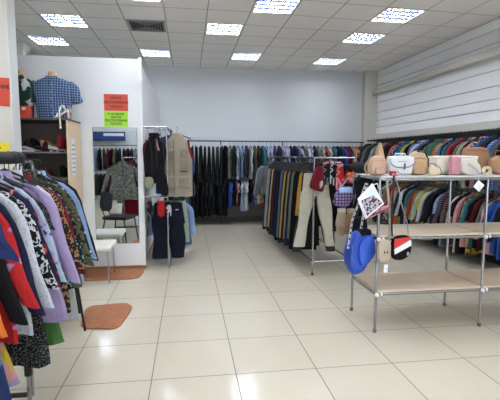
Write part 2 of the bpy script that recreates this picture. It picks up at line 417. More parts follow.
# ------------------------------------------------------------------ garments
def sections(L, prof, t, seed, n=20, fold=.014, flare=1.0, tk=None):
    """closed rings of a hanging body; prof = [(depth, halfwidth, halfthickness)]"""
    rr = random.Random(seed)
    ph = [rr.uniform(0, 2 * PI) for _ in range(4)]; k1, k2 = rr.uniform(16, 26), rr.uniform(34, 52)
    lean = rr.uniform(-.012, .012)
    rings = []
    N = 16
    for i in range(N + 1):
        s = i / N * L
        for (a, b) in zip(prof[:-1], prof[1:]):
            if a[0] <= s <= b[0] + 1e-6: break
        u = (s - a[0]) / max(1e-6, b[0] - a[0]); u = min(1, max(0, u)); uu = u * u * (3 - 2 * u) if a[0] > .12 else u
        W = a[1] + (b[1] - a[1]) * uu; T = a[2] + (b[2] - a[2]) * u
        A = fold * min(1, max(0, (s - .1) / max(.15, L - .1)) * 1.3)
        ring = []
        for j in range(n):
            th = 2 * PI * j / n; cx = math.cos(th); sx = math.sin(th)
            x = W * (abs(cx) ** .85) * (1 if cx > 0 else -1); y = T * (abs(sx) ** .7) * (1 if sx >= 0 else -1)
            y += A * (math.sin(k1 * x + ph[0] + s * 1.5) + .5 * math.sin(k2 * x + ph[1]))
            hem = .008 * math.sin(9 * x / max(W, .05) + ph[2]) if i == N else 0
            ring.append(Vector((x + lean * s / L, y, -s + hem)))
        rings.append(ring)
    return rings
def hanger_mb(w=.19, drop=.0):
    h = MB()
    h.tube([(-w, 0, -.115), (-.03, 0, -.055), (0, 0, -.05), (.03, 0, -.055), (w, 0, -.115)], .009, 6, ry=.006)
    h.tube([(0, 0, -.055), (0, 0, .0), (.012, 0, .012), (.02, 0, .03), (.01, 0, .044), (-.008, 0, .046), (-.018, 0, .034)], .0028, 5)
    return h
def clip_hanger_mb(w=.15, d=0):
    h = MB()
    h.tube([(-w, 0, -.05 - d), (w, 0, -.05 - d)], .006, 6)
    if d: h.tube([(-w * 1.05, 0, -.05 - d), (-w * .5, 0, -.07), (0, 0, -.03), (w * .5, 0, -.07), (w * 1.05, 0, -.05 - d)], .009, 6)
    h.tube([(0, 0, -.05), (0, 0, .0), (.012, 0, .012), (.02, 0, .03), (.01, 0, .044), (-.008, 0, .046), (-.018, 0, .034)], .0028, 5)
    for s in (-1, 1): h.box((s * w * .85 - .012, -.012, -.085 - d), (s * w * .85 + .012, .012, -.045 - d))
    return h
HM = {}
def sleeve_rings(side, w, Ls, t, seed, spread=.10):
    rr = random.Random(seed * 3 + side)
    path = [(w - .05, -.115), (w - .005, -.16)]
    k = 7
    for i in range(1, k + 1):
        u = i / k; path.append((w + .012 + spread * u * (1 if Ls > .3 else .5), -.16 - (Ls - .05) * u))
    rg = []
    ph = rr.uniform(0, 6)
    for i, (x, z) in enumerate(path):
        r_ = (.062 - .024 * i / (len(path) - 1)) if Ls > .3 else (.066 - .004 * i / (len(path) - 1))
        if i == 0: r_ = .045
        yo = .012 * math.sin(i * 1.1 + ph)
        rg.append([Vector((side * (x + r_ * math.cos(a)), yo + t * .8 * math.sin(a), z - r_ * .35 * math.cos(a))) for a in [2 * PI * j / 10 for j in range(10)]])
    return rg
def garment(kind, loc, rz, m, L=.72, w=.21, t=.035, sl=.5, seed=0, label='', cat=None, group=None, parts=False, m2=None, flare=1.0, spread=.10, hm=None, splay=.05, fold=.014, name=None, collar=None, drop=0):
    """kind: shirt, jacket, dress, skirt, trousers, folded trousers, vest"""
    hm = hm or BLKPLA
    b = MB()
    if kind in ('shirt', 'jacket', 'dress', 'blouse', 'vest'):
        tk = t * (1.25 if kind == 'jacket' else 1)
        if kind == 'vest':
            prof = [(0, .06, .03), (.02, .07, .035), (.10, w * .72, tk), (.22, w * .78, tk), (.34, w, tk), (L, w * flare, tk * 1.15)]
        else:
            prof = [(0, .055, .03), (.02, .065, .034), (.105, w, tk), (.24, w * .96, tk), (L, w * flare, tk * 1.1)]
        b.rings([[v + Vector((0, 0, -.05)) for v in r_] for r_ in sections(L, prof, t, seed, fold=fold)])
        if sl and not parts:
            for s in (-1, 1): b.rings([[v + Vector((0, 0, -.0)) for v in r_] for r_ in sleeve_rings(s, w, sl, t, seed, spread)])
    elif kind == 'skirt':
        prof = [(0, w * .78, .02), (.05, w * .84, .025), (L, w * flare, t * 1.2)]
        b.rings([[v + Vector((0, 0, -.06 - drop)) for v in r_] for r_ in sections(L, prof, t, seed, fold=fold)])
    elif kind == 'folded trousers':
        prof = [(0, w * .62, .02), (.05, w * .7, .026), (L * .5, w * .9, t), (L, w * 1.02, t)]
        b.rings([[v + Vector((0, 0, -.05 - drop)) for v in r_] for r_ in sections(L, prof, t, seed, fold=fold * .6)])
    else:  # trousers / shorts hung by the waist
        cr = min(.30, L * .5)
        prof = [(0, w * .86, .022), (.04, w * .88, .026), (cr, w * 1.02, t)]
        b.rings([[v + Vector((0, 0, -.06 - drop)) for v in r_] for r_ in sections(cr, prof, t, seed, fold=fold * .5)])
        rr = random.Random(seed)
        for s in (-1, 1):
            rg = []
            K = 8; ph = rr.uniform(0, 6); end = .068 if kind == 'trousers' else w * .46
            for i in range(K + 1):
                u = i / K; z = -drop - cr - (L - cr + .06) * u
                cx = s * (w * .5 + splay * u); rx = w * .51 * (1 - u) + end * u + (.012 * math.sin(u * 7 + ph))
                rg.append([Vector((cx + rx * math.cos(a), .012 * math.sin(3 * u + ph) * u + t * math.sin(a) + .004 * math.sin(3 * a + ph), z)) for a in [2 * PI * j / 12 for j in range(12)]])
            b.rings(rg)
    nm = name or {'folded trousers': 'trousers'}.get(kind, kind)
    o = b.build(nm, m, loc=loc, rz=rz)
    tag(o, label, cat or nm, group)
    key = (('clip%.2f' % drop) if kind in ('trousers', 'shorts', 'skirt', 'folded trousers') else 'bar', round(w, 2), hm.name)
    if key not in HM:
        HM[key] = (clip_hanger_mb(w * .7, drop) if key[0][:4] == 'clip' else hanger_mb(w * .92)).build('hanger', hm, o); 
    else:
        h = HM[key].copy(); COL.objects.link(h); h.parent = o
    if parts and sl:
        for s in (-1, 1): MB().rings(sleeve_rings(s, w, sl, t, seed, spread)).build('sleeve', m2 or m, o)
    if collar or (parts and kind in ('shirt', 'blouse', 'jacket')):
        c = MB(); n_ = 14
        rg = []
        for dz, k_ in ((-.075, 1.25), (-.045, 1.12), (-.035, 1.0), (-.05, .8), (-.06, .78)):
            rg.append([Vector((.062 * k_ * math.cos(a), .042 * k_ * math.sin(a), dz)) for a in [2 * PI * j / n_ for j in range(n_)]])
        c.rings(rg, cap=False).build('collar', collar or m2 or m, o)
    return o

USED = set()
def ordinal(n):
    o_ = ['first', 'second', 'third', 'fourth', 'fifth', 'sixth', 'seventh', 'eighth', 'ninth', 'tenth', 'eleventh', 'twelfth', 'thirteenth', 'fourteenth', 'fifteenth', 'sixteenth', 'seventeenth', 'eighteenth', 'nineteenth']
    if n < 19: return o_[n]
    tens = ['twenty', 'thirty', 'forty', 'fifty'][(n + 1) // 10 - 2]; r_ = (n + 1) % 10
    return {'twenty': 'twentieth', 'thirty': 'thirtieth', 'forty': 'fortieth', 'fifty': 'fiftieth'}[tens] if r_ == 0 else tens + '-' + o_[r_ - 1]
def rail_of(items, place, endname, group, cat_default='shirt'):
    """items: dicts with pos, rz, c (colour words), kind, L ...; label from look and neighbours"""
    n = len(items)
    words = [((it.get('pat') + ' ' if it.get('pat') else '') + it['c']) for it in items]
    for i, it in enumerate(items):
        kd = it.get('kind', 'shirt'); shown = it.get('shown', kd)
        a = words[i - 1] if i else None; b_ = words[i + 1] if i < n - 1 else None
        if a is None: lab = f'{words[i]} {shown} at the {endname} of {place}'
        elif b_ is None: lab = f'{words[i]} {shown}, last at the other end of {place}'
        else: lab = f'{words[i]} {shown} between {a} and {b_} ones, {place}'
        if it.get('label'): lab = it['label']
        if lab in USED or len(lab.split()) > 16:
            lab = f'{words[i]} {shown}, {ordinal(i)} from {endname} of {place}'
        if it.get('same'): lab = it['same']
        USED.add(lab)
        g = it.get('group', group)
        mm = fabric(it['c'], it.get('pat'), it.get('c2', 'white'), it.get('c3', 'red'), it.get('sc', 1.0))
        garment(kd, it['pos'], it['rz'], mm, L=it.get('L', .72), w=it.get('w', .21), t=it.get('t', .034), sl=it.get('sl', .5 if kd in ('shirt', 'jacket', 'blouse') else 0),
                seed=hash_(place, i), label=lab, cat={'folded trousers': 'trousers'}.get(kd, kd), group=g, parts=it.get('parts', False), flare=it.get('flare', 1.0), spread=it.get('spread', .06),
                drop=it.get('drop', 0), splay=it.get('splay', .03), fold=it.get('fold', .012), hm=it.get('hm'))
def hash_(s, i): return sum(ord(c) * (k + 1) for k, c in enumerate(s)) % 9973 + i * 131
def T(pts, r=.012, **k): return MB().tube(pts, r, 10, **k)

# ---- rack along the back wall (two tiers)
YB = 9.74; ZU, ZL = 1.90, 1.12
t = thing('clothes_rack', 'long two-tier dark clothes rack along the back wall', 'clothes rack', (2.2, YB, 0))
T([(-2.18, 0, ZU), (1.95, 0, ZU)], .013).build('rail', DKMETAL, t); T([(-2.18, 0, ZL), (1.95, 0, ZL)], .013).build('rail', DKMETAL, t)
for x in (-2.18, -1.45, .0, 1.95):
    T([(x, .14, 0), (x, .14, ZU + .02)], .013).build('post', DKMETAL, t)
    T([(x, .14, ZU), (x, 0, ZU)], .01).build('bracket', DKMETAL, t); T([(x, .14, ZL), (x, 0, ZL)], .01).build('bracket', DKMETAL, t)
def bx(px): return .05 + (px - 190) * .0236
WHT = mat('white_plastic', (215, 216, 216), .5)
seq = []
g_bk = 'black trousers crowded at the left end of the back rack'
for k, px in enumerate(range(192, 226, 4)):
    seq.append(dict(pos=(bx(px), YB, ZU - .05), rz=PI / 2 + rnd.uniform(-.25, .25), c=rnd.choice(['black', 'black', 'charcoal']) if k else 'navy', kind='folded trousers', L=.86 + rnd.uniform(-.05, .05), w=.2, t=.036, hm=WHT,
                    same='black trousers crowded on the upper left end of the back rack', group=g_bk))
bk = [(228, 'grey green', 0), (232, 'charcoal', 0), (236, 'denim blue', 0), (240, 'light blue', 0), (244, 'dark grey', 0), (248, 'light grey', 0), (252, 'olive', 0), (256, 'dark brown', 0), (260, 'teal', 0),
      (264, 'pale blue', 0), (268, 'light blue', 0), (272, 'purple', 0), (276, 'navy', 0), (280, 'lilac', 0), (284, 'pale blue', 0), (288, 'navy', 0), (292, 'dark blue', 0), (296, 'lilac', 0), (300, 'dark grey', 0),
      (304, 'white', 0), (308, 'denim blue', 0), (312, 'dark blue', 0), (316, 'khaki', 0), (320, 'light grey', 0), (324, 'rust', 0), (328, 'white', 0), (332, 'teal', 0), (336, 'navy', 0), (340, 'blue', 0),
      (344, 'crimson', 0), (348, 'navy', 0), (352, 'beige', 0), (356, 'orange', 0), (360, 'charcoal', 0), (363, 'dark blue', 0)]
for k, (px, c, p) in enumerate(bk):
    d = dict(pos=(bx(px), YB, ZU - .05), rz=PI / 2 + rnd.uniform(-.22, .22), c=c, kind='shirt', L=.74 + rnd.uniform(-.05, .06), w=.2, t=.040, sl=rnd.choice([.5, .52, .2]), spread=.03)
    if c in ('denim blue', 'lilac', 'light blue') and k % 3: d['pat'] = 'checked'; d['sc'] = 1.2
    seq.append(d)
rail_of(seq, 'back wall upper rail', 'left end', 'garments on the upper rail of the back wall')
seq = []
for k, px in enumerate(range(192, 226, 4)):
    seq.append(dict(pos=(bx(px), YB, ZL - .05), rz=PI / 2 + rnd.uniform(-.25, .25), c='black', kind='folded trousers', L=.82 + rnd.uniform(-.06, .03), w=.2, t=.036,
                    same='black trousers crowded on the lower left end of the back rack', group='black trousers on the lower left of the back rack'))
lw = [(228, 'blue', '', .55), (231, 'black', '', .5), (234, 'red', 'striped', .46), (237, 'dark brown', '', .5), (241, 'pale blue', '', .62), (244, 'white', '', .6), (248, 'black', '', .42), (251, 'blue', 'flowered', .5), (255, 'yellow', 'flowered', .45),
      (258, 'red', 'flowered', .48), (262, 'green', 'striped', .42), (266, 'dark grey', '', .6), (270, 'grey', 'checked', .6), (275, 'black', '', .6), (280, 'navy', '', .6), (285, 'brown', '', .55)]
for k, (px, c, p, L) in enumerate(lw):
    d = dict(pos=(bx(px), YB, ZL - .05), rz=PI / 2 + rnd.uniform(-.35, .35), c=c, kind='shirt', L=L + .08, w=.2, t=.046, sl=.2, spread=.03, hm=BLKPLA)
    if p: d['pat'] = p; d['sc'] = 1.5
    seq.append(d)
rail_of(seq, 'back wall lower rail', 'left end', 'garments on the lower rail of the back wall')

# ---- rack along the right wall (two tiers)
XR = 4.17; ZR, ZR2 = 1.93, 1.15
t = thing('clothes_rack', 'long two-tier clothes rack along the siding wall on the right', 'clothes rack', (XR, 7, 0))
T([(0, -3.2, ZR), (0, 2.6, ZR)], .014).build('rail', DKMETAL, t); T([(0, -3.2, ZR2), (0, 2.6, ZR2)], .014).build('rail', DKMETAL, t)
MB().box((.29, -3.2, 1.86), (.31, 2.75, 1.965)).build('back_strip', DKMETAL, t, smooth=False)
for y in (-3.2, -1.3, .7, 2.6):
    T([(.27, y, 0), (.27, y, ZR + .02)], .013).build('post', DKMETAL, t)
    T([(.27, y, ZR), (0, y, ZR)], .01).build('bracket', DKMETAL, t); T([(.27, y, ZR2), (0, y, ZR2)], .01).build('bracket', DKMETAL, t)
ru_y = [9.55, 9.38, 9.2, 9.0, 8.8, 8.6, 8.4, 8.2, 8.07, 7.95, 7.83, 7.72, 7.6, 7.48, 7.36, 7.24, 7.11, 7.0, 6.89, 6.79, 6.69, 6.6, 6.51, 6.42, 6.33, 6.22, 6.12, 6.02, 5.92, 5.83, 5.74, 5.66, 5.58, 5.5, 5.42, 5.33, 5.25, 5.17, 5.09, 5.01, 4.93, 4.84]
ru_c = ['dark grey', 'charcoal', 'grey', 'dark grey', 'light grey', 'white', 'crimson', 'black', 'charcoal', 'orange', 'navy', 'blue', 'teal', 'yellow', 'black', 'denim blue', 'white', 'light blue', 'navy', 'black', 'grey green', 'teal', 'green', 'orange', 'white', 'navy',
        'teal', 'red', 'dark blue', 'tan', 'pale green', 'burgundy', 'pink', 'navy', 'blue', 'dark grey', 'black', 'light blue', 'denim blue', 'grey', 'black', 'navy']
seq = []
for k, (y, c) in enumerate(zip(ru_y, ru_c)):
    d = dict(pos=(XR, y, ZR - .025), rz=rnd.uniform(-.2, .06), c=c, kind='jacket' if k % 5 == 2 else 'shirt', L=.68 + rnd.uniform(-.05, .06), w=.185, t=.034, sl=rnd.choice([.5, .5, .4]), spread=.12, shown='top')
    if k in (5, 17, 24, 37): d['pat'] = 'striped'; d['c2'] = 'blue'
    if k in (10, 33): d['pat'] = 'checked'
    seq.append(d)
rail_of(seq, 'right wall upper rail', 'far end', 'garments on the upper rail of the right wall')
rl_y = [8.95, 8.75, 8.55, 8.36, 8.18, 8.02, 7.88, 7.75, 7.62, 7.5, 7.37, 7.25, 7.13, 7.02, 6.92, 6.82, 6.72, 6.6, 6.48, 6.36, 6.24, 6.12, 5.98, 5.86, 5.76, 5.67, 5.58, 5.49, 5.4, 5.3, 5.2, 5.11, 5.02, 4.93, 4.84]
rl = ['charcoal', 'navy', 'black', 'olive', 'white flowered', 'khaki', 'rust', 'orange', 'beige', 'dark grey', 'white', 'black', 'teal', 'rust', 'tan', 'pale green', 'yellow', 'white', 'charcoal', 'black', 'light blue', 'burgundy striped', 'burgundy striped',
      'cream', 'black', 'pink', 'yellow flowered', 'teal', 'black', 'burgundy', 'grey green', 'pink', 'blue', 'blue', 'black']
seq = []
for k, (y, c) in enumerate(zip(rl_y, rl)):
    pat = None
    if c.endswith(('flowered', 'striped')): c, pat = c.rsplit(' ', 1)
    d = dict(pos=(XR - .02, y, ZR2 - .05), rz=rnd.uniform(-.2, .1), c=c, kind='jacket' if k in (9, 12, 18, 30, 32) else 'shirt', L=.78 + rnd.uniform(-.12, .16), w=.20, t=.034, sl=.5 if k % 4 else .3, spread=.12, shown='top')
    if pat: d['pat'] = pat; d['c2'] = 'grey' if pat == 'striped' else 'navy'
    seq.append(d)
rail_of(seq, 'right wall lower rail', 'far end', 'garments on the lower rail of the right wall')

# ---- rack near the rear wall, seen in the mirror
t = thing('clothes_rack', 'two-tier clothes rack by the rear wall seen in the mirror', 'clothes rack', (-2.7, -3.0, 0))
T([(-1.1, 0, 1.9), (1.1, 0, 1.9)], .013).build('rail', DKMETAL, t); T([(-1.1, 0, 1.05), (1.1, 0, 1.05)], .013).build('rail', DKMETAL, t)
for x in (-1.1, 1.1): T([(x, 0, 0), (x, 0, 1.92)], .013).build('post', DKMETAL, t)
for tier, z in (('upper', 1.85), ('lower', 1.0)):
    cs = ['black', 'charcoal', 'navy', 'black', 'blue', 'light blue', 'black', 'dark grey', 'crimson', 'black', 'olive', 'navy', 'black', 'burgundy', 'charcoal', 'grey']
    if tier == 'lower': cs = cs[5:] + cs[:5]
    rail_of([dict(pos=(-3.7 + .13 * k, -3.0, z), rz=PI / 2 + rnd.uniform(-.3, .3), c=c, kind='shirt', L=.72, w=.2, t=.05, sl=.5, spread=.03) for k, c in enumerate(cs)], 'rear rack ' + tier + ' rail', 'left end', 'shirts on the rear rack ' + tier + ' rail')

# ---- double rack of trousers in the middle
XT, XT2, ZT = 1.62, 2.17, 1.55
t = thing('clothes_rack', 'silver frame rack of trousers in the middle of the shop', 'clothes rack', (XT, 5.37, 0))
for x in (0, .55):
    for y in (0, 3.1):
        T([(x, y, .012), (x, y, ZT)], .0125).build('post', CHROME, t)
        MB().tube([(x, y, 0), (x, y, .03)], .018, 10).build('foot', BLKPLA, t)
    T([(x, 0, ZT), (x, 3.1, ZT)], .0125).build('rail', DKMETAL, t)
    MB().tube([(x, 0, .18), (x, 3.1, .18)], .009, 8).build('side_bar', CHROME, t)
for y in (0, 3.1):
    T([(0, y, ZT), (.55, y, ZT)], .0125).build('crossbar', CHROME, t); T([(0, y, .18), (.55, y, .18)], .0125).build('crossbar', CHROME, t)
MB().tube([(0, 0, .18), (.27, .9, .45), (.55, 1.8, .18)], .008, 8).build('brace', CHROME, t)
MB().tube([(.02, 0, .2), (.12, .0, .5)], .006, 8).build('brace', CHROME, t)
seq = []
tc = [('cream', 'trousers', .98, .185, .12), ('black', 'folded trousers', 1.0, .15, 0), ('mustard', 'folded trousers', .6, .17, 0), ('dark grey', 'trousers', 1.12, .19, .15),
      ('black', 'folded trousers', 1.12, .2, 0)] + [(c, 'folded trousers', L, .2 + .0012 * i, 0) for i, (c, L) in enumerate([('grey green', 1.0), ('navy', 1.12), ('khaki', 1.04), ('black', 1.1), ('mustard', 1.06), ('charcoal', 1.16), ('denim blue', 1.1), ('black', 1.18), ('navy', 1.13),
      ('black', 1.14), ('burgundy', 1.08), ('charcoal', 1.16), ('beige', 1.06), ('black', 1.14), ('khaki', 1.12), ('light grey', 1.1), ('black', 1.16), ('charcoal', 1.18)])]
for k, (c, kd, L, w_, sp) in enumerate(tc):
    y = 5.46 + (k * .10 if k < 4 else .3 + (k - 3) * .118)
    seq.append(dict(pos=(XT + (.05 if k == 0 else .13 if k == 3 else 0), y, ZT - .05), rz=rnd.uniform(-.3, .12) * (1 if k > 4 else .3), c=c, kind=kd, L=L, w=w_, t=.036, splay=sp, shown='trousers', fold=.016, drop=.09))
for k, (c, L) in enumerate([('grey', .6), ('denim blue', .68), ('light grey', .7), ('dark grey', .66)]):
    seq.append(dict(pos=(XT, 7.88 + .14 * k, ZT - .05), rz=rnd.uniform(-.1, .1), c=c, kind='jacket', L=L, w=.23, t=.04, sl=.55, spread=.09, shown='jacket'))
rail_of(seq, 'middle rack left rail', 'near end', 'garments on the left rail of the middle rack')
seq = []
for k in range(12):
    c = ['black', 'charcoal', 'black', 'navy', 'grey', 'black', 'dark grey', 'navy', 'beige', 'black', 'brown', 'grey'][k]
    seq.append(dict(pos=(XT2, 5.62 + k * .22, ZT - .05), rz=rnd.uniform(-.1, .1), c=c, kind='folded trousers' if k % 2 else 'jacket', L=.95 if k % 2 else .75, w=.2, t=.045, sl=.5 if k % 2 == 0 else 0, spread=.05, shown='trousers' if k % 2 else 'jacket'))
rail_of(seq, 'middle rack right rail', 'near end', 'garments on the right rail of the middle rack')

# ---- rack by the partition corner with vest
t = thing('clothes_rack', 'narrow two-tier silver rack beside the partition corner holding the beige vest', 'clothes rack', (-.285, 6.0, 0))
T([(0, 0, .0), (0, 0, 1.97)], .0125).build('post', CHROME, t); T([(0, 1.9, 0), (0, 1.9, 1.97)], .0125).build('post', CHROME, t)
T([(-.31, 0, 1.96), (0, 0, 1.96)], .0125).build('crossbar', CHROME, t); T([(-.31, 0, 1.0), (0, 0, 1.0)], .0125).build('crossbar', CHROME, t)
T([(-.31, .35, 1.96), (0, .35, 1.96)], .009).build('crossbar', CHROME, t)
T([(0, 0, 1.96), (0, 1.9, 1.96)], .0125).build('rail', CHROME, t); T([(0, 0, 1.0), (0, 1.9, 1.0)], .0125).build('rail', CHROME, t)
VEST = fabric('khaki'); MATS['vest_beige'] = mat('vest_beige', (150, 142, 124), .9, noise=.1, nscale=12)
o = garment('vest', (-.15, 6.16, 1.925), R(-3), MATS['vest_beige'], L=.88, w=.215, t=.05, sl=0, seed=5, label='beige fishing vest with many pockets and red armhole trim on the corner rack', cat='vest', flare=1.04, name='fishing_vest', collar=MATS['vest_beige'])
PK = mat('vest_pocket', (136, 128, 110), .9, noise=.12, nscale=16)
for (x0, x1, z0, z1) in ((.05, .15, -.37, -.27), (.04, .16, -.52, -.42), (.03, .17, -.80, -.65), (-.16, -.06, -.37, -.27), (-.17, -.05, -.80, -.65)):
    MB().box((x0, -.092, z0), (x1, -.045, z1), bev=.008).build('pocket', PK, o)
    MB().box((x0 - .004, -.104, z1 - .035), (x1 + .004, -.05, z1 + .004), bev=.006).build('pocket_flap', PK, o)
MB().box((.05, -.09, -.58), (.15, -.06, -.565)).build('pocket_opening', mat('dark_slit', (60, 54, 46), .8), o)
MB().box((-.046, -.088, -.9), (-.034, -.045, -.12)).build('zip', mat('zip_grey', (104, 100, 92), .5), o)
for sd in (-1, 1):
    MB().tube([(sd * .155, -.02, -.13), (sd * .165, -.035, -.2), (sd * .178, -.035, -.28), (sd * .212, -.02, -.38), (sd * .222, .01, -.40)], .011, 8).build('armhole_trim', fabric('crimson'), o)
    MB().tube([(sd * .16, .04, -.14), (sd * .172, .045, -.22), (sd * .188, .045, -.3), (sd * .222, .02, -.39)], .009, 8).build('armhole_trim', fabric('crimson'), o)
seqv = [('blue', .85), ('white', .7), ('light blue', .75), ('navy', .8), ('grey', .8)]
seq = [dict(pos=(-.255, 6.45 + .16 * k, 1.92), rz=R(-4), c=c, kind='shirt', L=L, w=.22, sl=.5, t=.045, spread=.09) for k, (c, L) in enumerate(seqv)]
rail_of(seq, 'corner rack upper rail', 'near end', 'shirts behind the beige vest')
# black overalls on the front bar
o = garment('jacket', (-.445, 5.93, 1.91), R(10), fabric('black'), L=.66, w=.092, t=.05, sl=.6, seed=9, label='black hooded jacket with red trim hanging left of the beige vest', cat='jacket', spread=-.02, parts=True, flare=.9)
MB().tube([(-.10, -.04, -.13), (-.135, -.05, -.22), (-.15, -.055, -.32)], .009, 8).build('red_trim', fabric('crimson'), o)
MB().tube([(.02, -.05, -.12), (.03, -.062, -.2), (.05, -.062, -.27)], .012, 8).build('red_badge', fabric('pink'), o)
bg = MB().pillow([(-.06, 0), (.06, 0), (.07, -.14), (-.05, -.17)], .05).build('small_bag', mat('sage_cloth', (132, 132, 112), .9, noise=.1), loc=(-.525, 5.85, 1.29)); tag(bg, 'small sage grey pouch below the black jacket on the corner rack', 'pouch')
MB().tube([(-.04, 0, -.01), (-.06, 0, .3), (.0, 0, .62), (.05, 0, .3), (.045, 0, -.01)], .006, 6).build('strap', BLKPLA, bg)
bg = MB().pillow([(-.05, 0), (.04, 0), (.11, -.40), (.02, -.42), (-.07, -.3)], .06).build('shoulder_bag', fabric('black'), loc=(-.36, 5.86, 1.44)); tag(bg, 'long black bag hanging before the lower bar of the corner rack', 'bag')
MB().tube([(-.05, 0, -.02), (-.06, .0, .3), (-.02, 0, .52), (.03, .0, .3), (.05, 0, -.02)], .007, 6).build('strap', BLKPLA, bg)
# lower tier
o = garment('shorts', (-.285, 6.16, .965), R(2), fabric('dark navy'), L=.80, w=.225, t=.06, sl=0, seed=21, label='wide dark navy shorts hanging low on the corner rack', cat='shorts', splay=.012, fold=.01)
MB().box((.1, -.075, -.16), (.14, -.05, -.15)).build('tab', mat('white_tab', (200, 205, 210), .6), o)
seq = [dict(pos=(-.255, 6.42 + .16 * k, .965), rz=R(-4), c=c, kind=kd, L=L, w=w_, t=.045, sl=0 if kd != 'shirt' else .5, spread=.06, shown=('trousers' if 'trou' in kd else kd))
       for k, (c, kd, L, w_) in enumerate([('pale green', 'skirt', .62, .27), ('light blue', 'shirt', .66, .26), ('denim blue', 'folded trousers', .74, .29), ('navy', 'folded trousers', .76, .27), ('teal', 'skirt', .7, .28)])]
rail_of(seq, 'corner rack lower rail', 'near end', 'garments behind the navy shorts')
def strips(label, loc, c1, c2, name='glove', cat='gloves', h=.22, w_=.07, rz=0, pat=None):
    """small knitted hanging item: cuff, palm and fingers"""
    o = thing(name, label, cat, loc, rz)
    MB().pillow([(-w_ * .6, 0), (w_ * .6, 0), (w_, -h * .55), (w_ * .8, -h * .68), (-w_ * .8, -h * .68), (-w_, -h * .55)], .045).build('palm', fabric(c1, pat, c2), o)
    for k in range(4):
        x = (-.6 + .4 * k) * w_
        MB().tube([(x, 0, -h * .6), (x * 1.1, -.005, -h * .8), (x * 1.15, -.01, -h * (.98 if k in (1, 2) else .92))], [w_ * .26, w_ * .24, w_ * .16], 8).build('finger', fabric(c1 if k % 2 else c2 if pat else c1), o)
    MB().box((-w_ * .62, -.024, -.03), (w_ * .62, .024, .012), bev=.008).build('cuff', fabric(c2), o)
    return o
strips('red glove hanging on the corner rack beside the navy shorts', (-.37, 5.94, .99), 'red', 'white', h=.26, w_=.055, rz=.2)
strips('black and white speckled glove beside the post of the corner rack', (-.27, 5.93, .93), 'white', 'black', h=.2, w_=.04, pat='camouflage')
strips('black and grey glove by the partition edge on the corner rack', (-.53, 5.95, .99), 'black', 'grey', h=.34, w_=.05, pat='camouflage')

# ---- near left rack, rail padded with black foam
XL = -1.03
t = thing('clothes_rack', 'near clothes rack with black foam padded rail on the left', 'clothes rack', (XL, 2.8, 0))
T([(0, -2.2, 1.56), (0, .0, 1.56)], .013).build('rail', CHROME, t)
MB().tube([(0, -1.6, 1.56), (0, .03, 1.56)], .036, 16).build('foam_padding', mat('black_foam', (22, 23, 26), .7, noise=.15, nscale=30, bump=.2), t)
for y in (-.06, -.14): MB().tube([(0, y, 1.56), (0, y + .02, 1.56)], .0385, 16).build('tape_band', BLKPLA, t)
T([(0, -.01, .0), (0, -.01, 1.56)], .0135).build('post', CHROME, t); T([(0, -2.2, .0), (0, -2.2, 1.56)], .0135).build('post', CHROME, t)
MB().tube([(0, -.01, .17), (0, -.01, .33)], .024, 12).build('post_sleeve', BLKPLA, t)
T([(0, -.05, .06), (-.5, -.05, .06)], .015).build('base_bar', BLKPLA, t)
GL = [  # y, kind, L, w, colour, pattern, c2, c3, scale, label, start drop
 (1.64, 'shirt', .66, .17, 'black', 'striped', 'crimson', '', .4, 'black top with crimson bands nearest the camera at left edge', 0),
 (1.72, 'dress', 1.16, .28, 'dark blue', 'camouflage', 'denim blue', 'navy', .5, 'long blue patterned dress low at the bottom left corner', 0),
 (1.82, 'skirt', .27, .345, 'orange', None, '', '', 1, 'orange skirt low at the left edge', .34),
 (1.90, 'shirt', .52, .15, 'black', None, '', '', 1, 'plain black top just beyond the orange skirt', 0),
 (1.96, 'blouse', .72, .20, 'red', 'flowered', 'red', 'lavender', .8, 'red blouse with pale flowers near its hem', 0),
 (2.00, 'skirt', .22, .29, 'yellow', 'camouflage', 'pink', 'lilac', .9, 'yellow and pink skirt hem low at the bottom left', .70),
 (2.05, 'shirt', .66, .205, 'navy', None, '', '', 1, 'navy long-sleeved top before the white shirt', 0),
 (2.13, 'shirt', .75, .215, 'white', 'speckled', 'pale blue', 'white', 1.2, 'white textured long shirt on the near rack', 0),
 (2.20, 'blouse', .6, .20, 'black', 'camouflage', 'white', 'black', 2.2, 'black and white patterned blouse behind the white shirt', 0),
 (2.28, 'blouse', .72, .215, 'navy', 'flowered', 'crimson', 'pink', 1.1, 'navy blouse with red and pink flowers', 0),
 (2.37, 'blouse', .70, .205, 'pale blue', 'flowered', 'lilac', 'dark blue', 1.7, 'pale blue blouse with small blue flowers', 0),
 (2.44, 'dress', 1.06, .205, 'black', 'speckled', 'grey', 'white', 2.0, 'long black dress with white speckles', 0),
 (2.52, 'shirt', .84, .25, 'lavender', None, '', '', 1, 'wide lavender linen shirt', 0),
 (2.60, 'skirt', .42, .31, 'green', None, '', '', 1, 'green skirt hanging below the lavender shirt', .58),
 (2.66, 'shirt', .55, .20, 'white', None, '', '', 1, 'plain white shirt just behind the lavender one', 0),
]
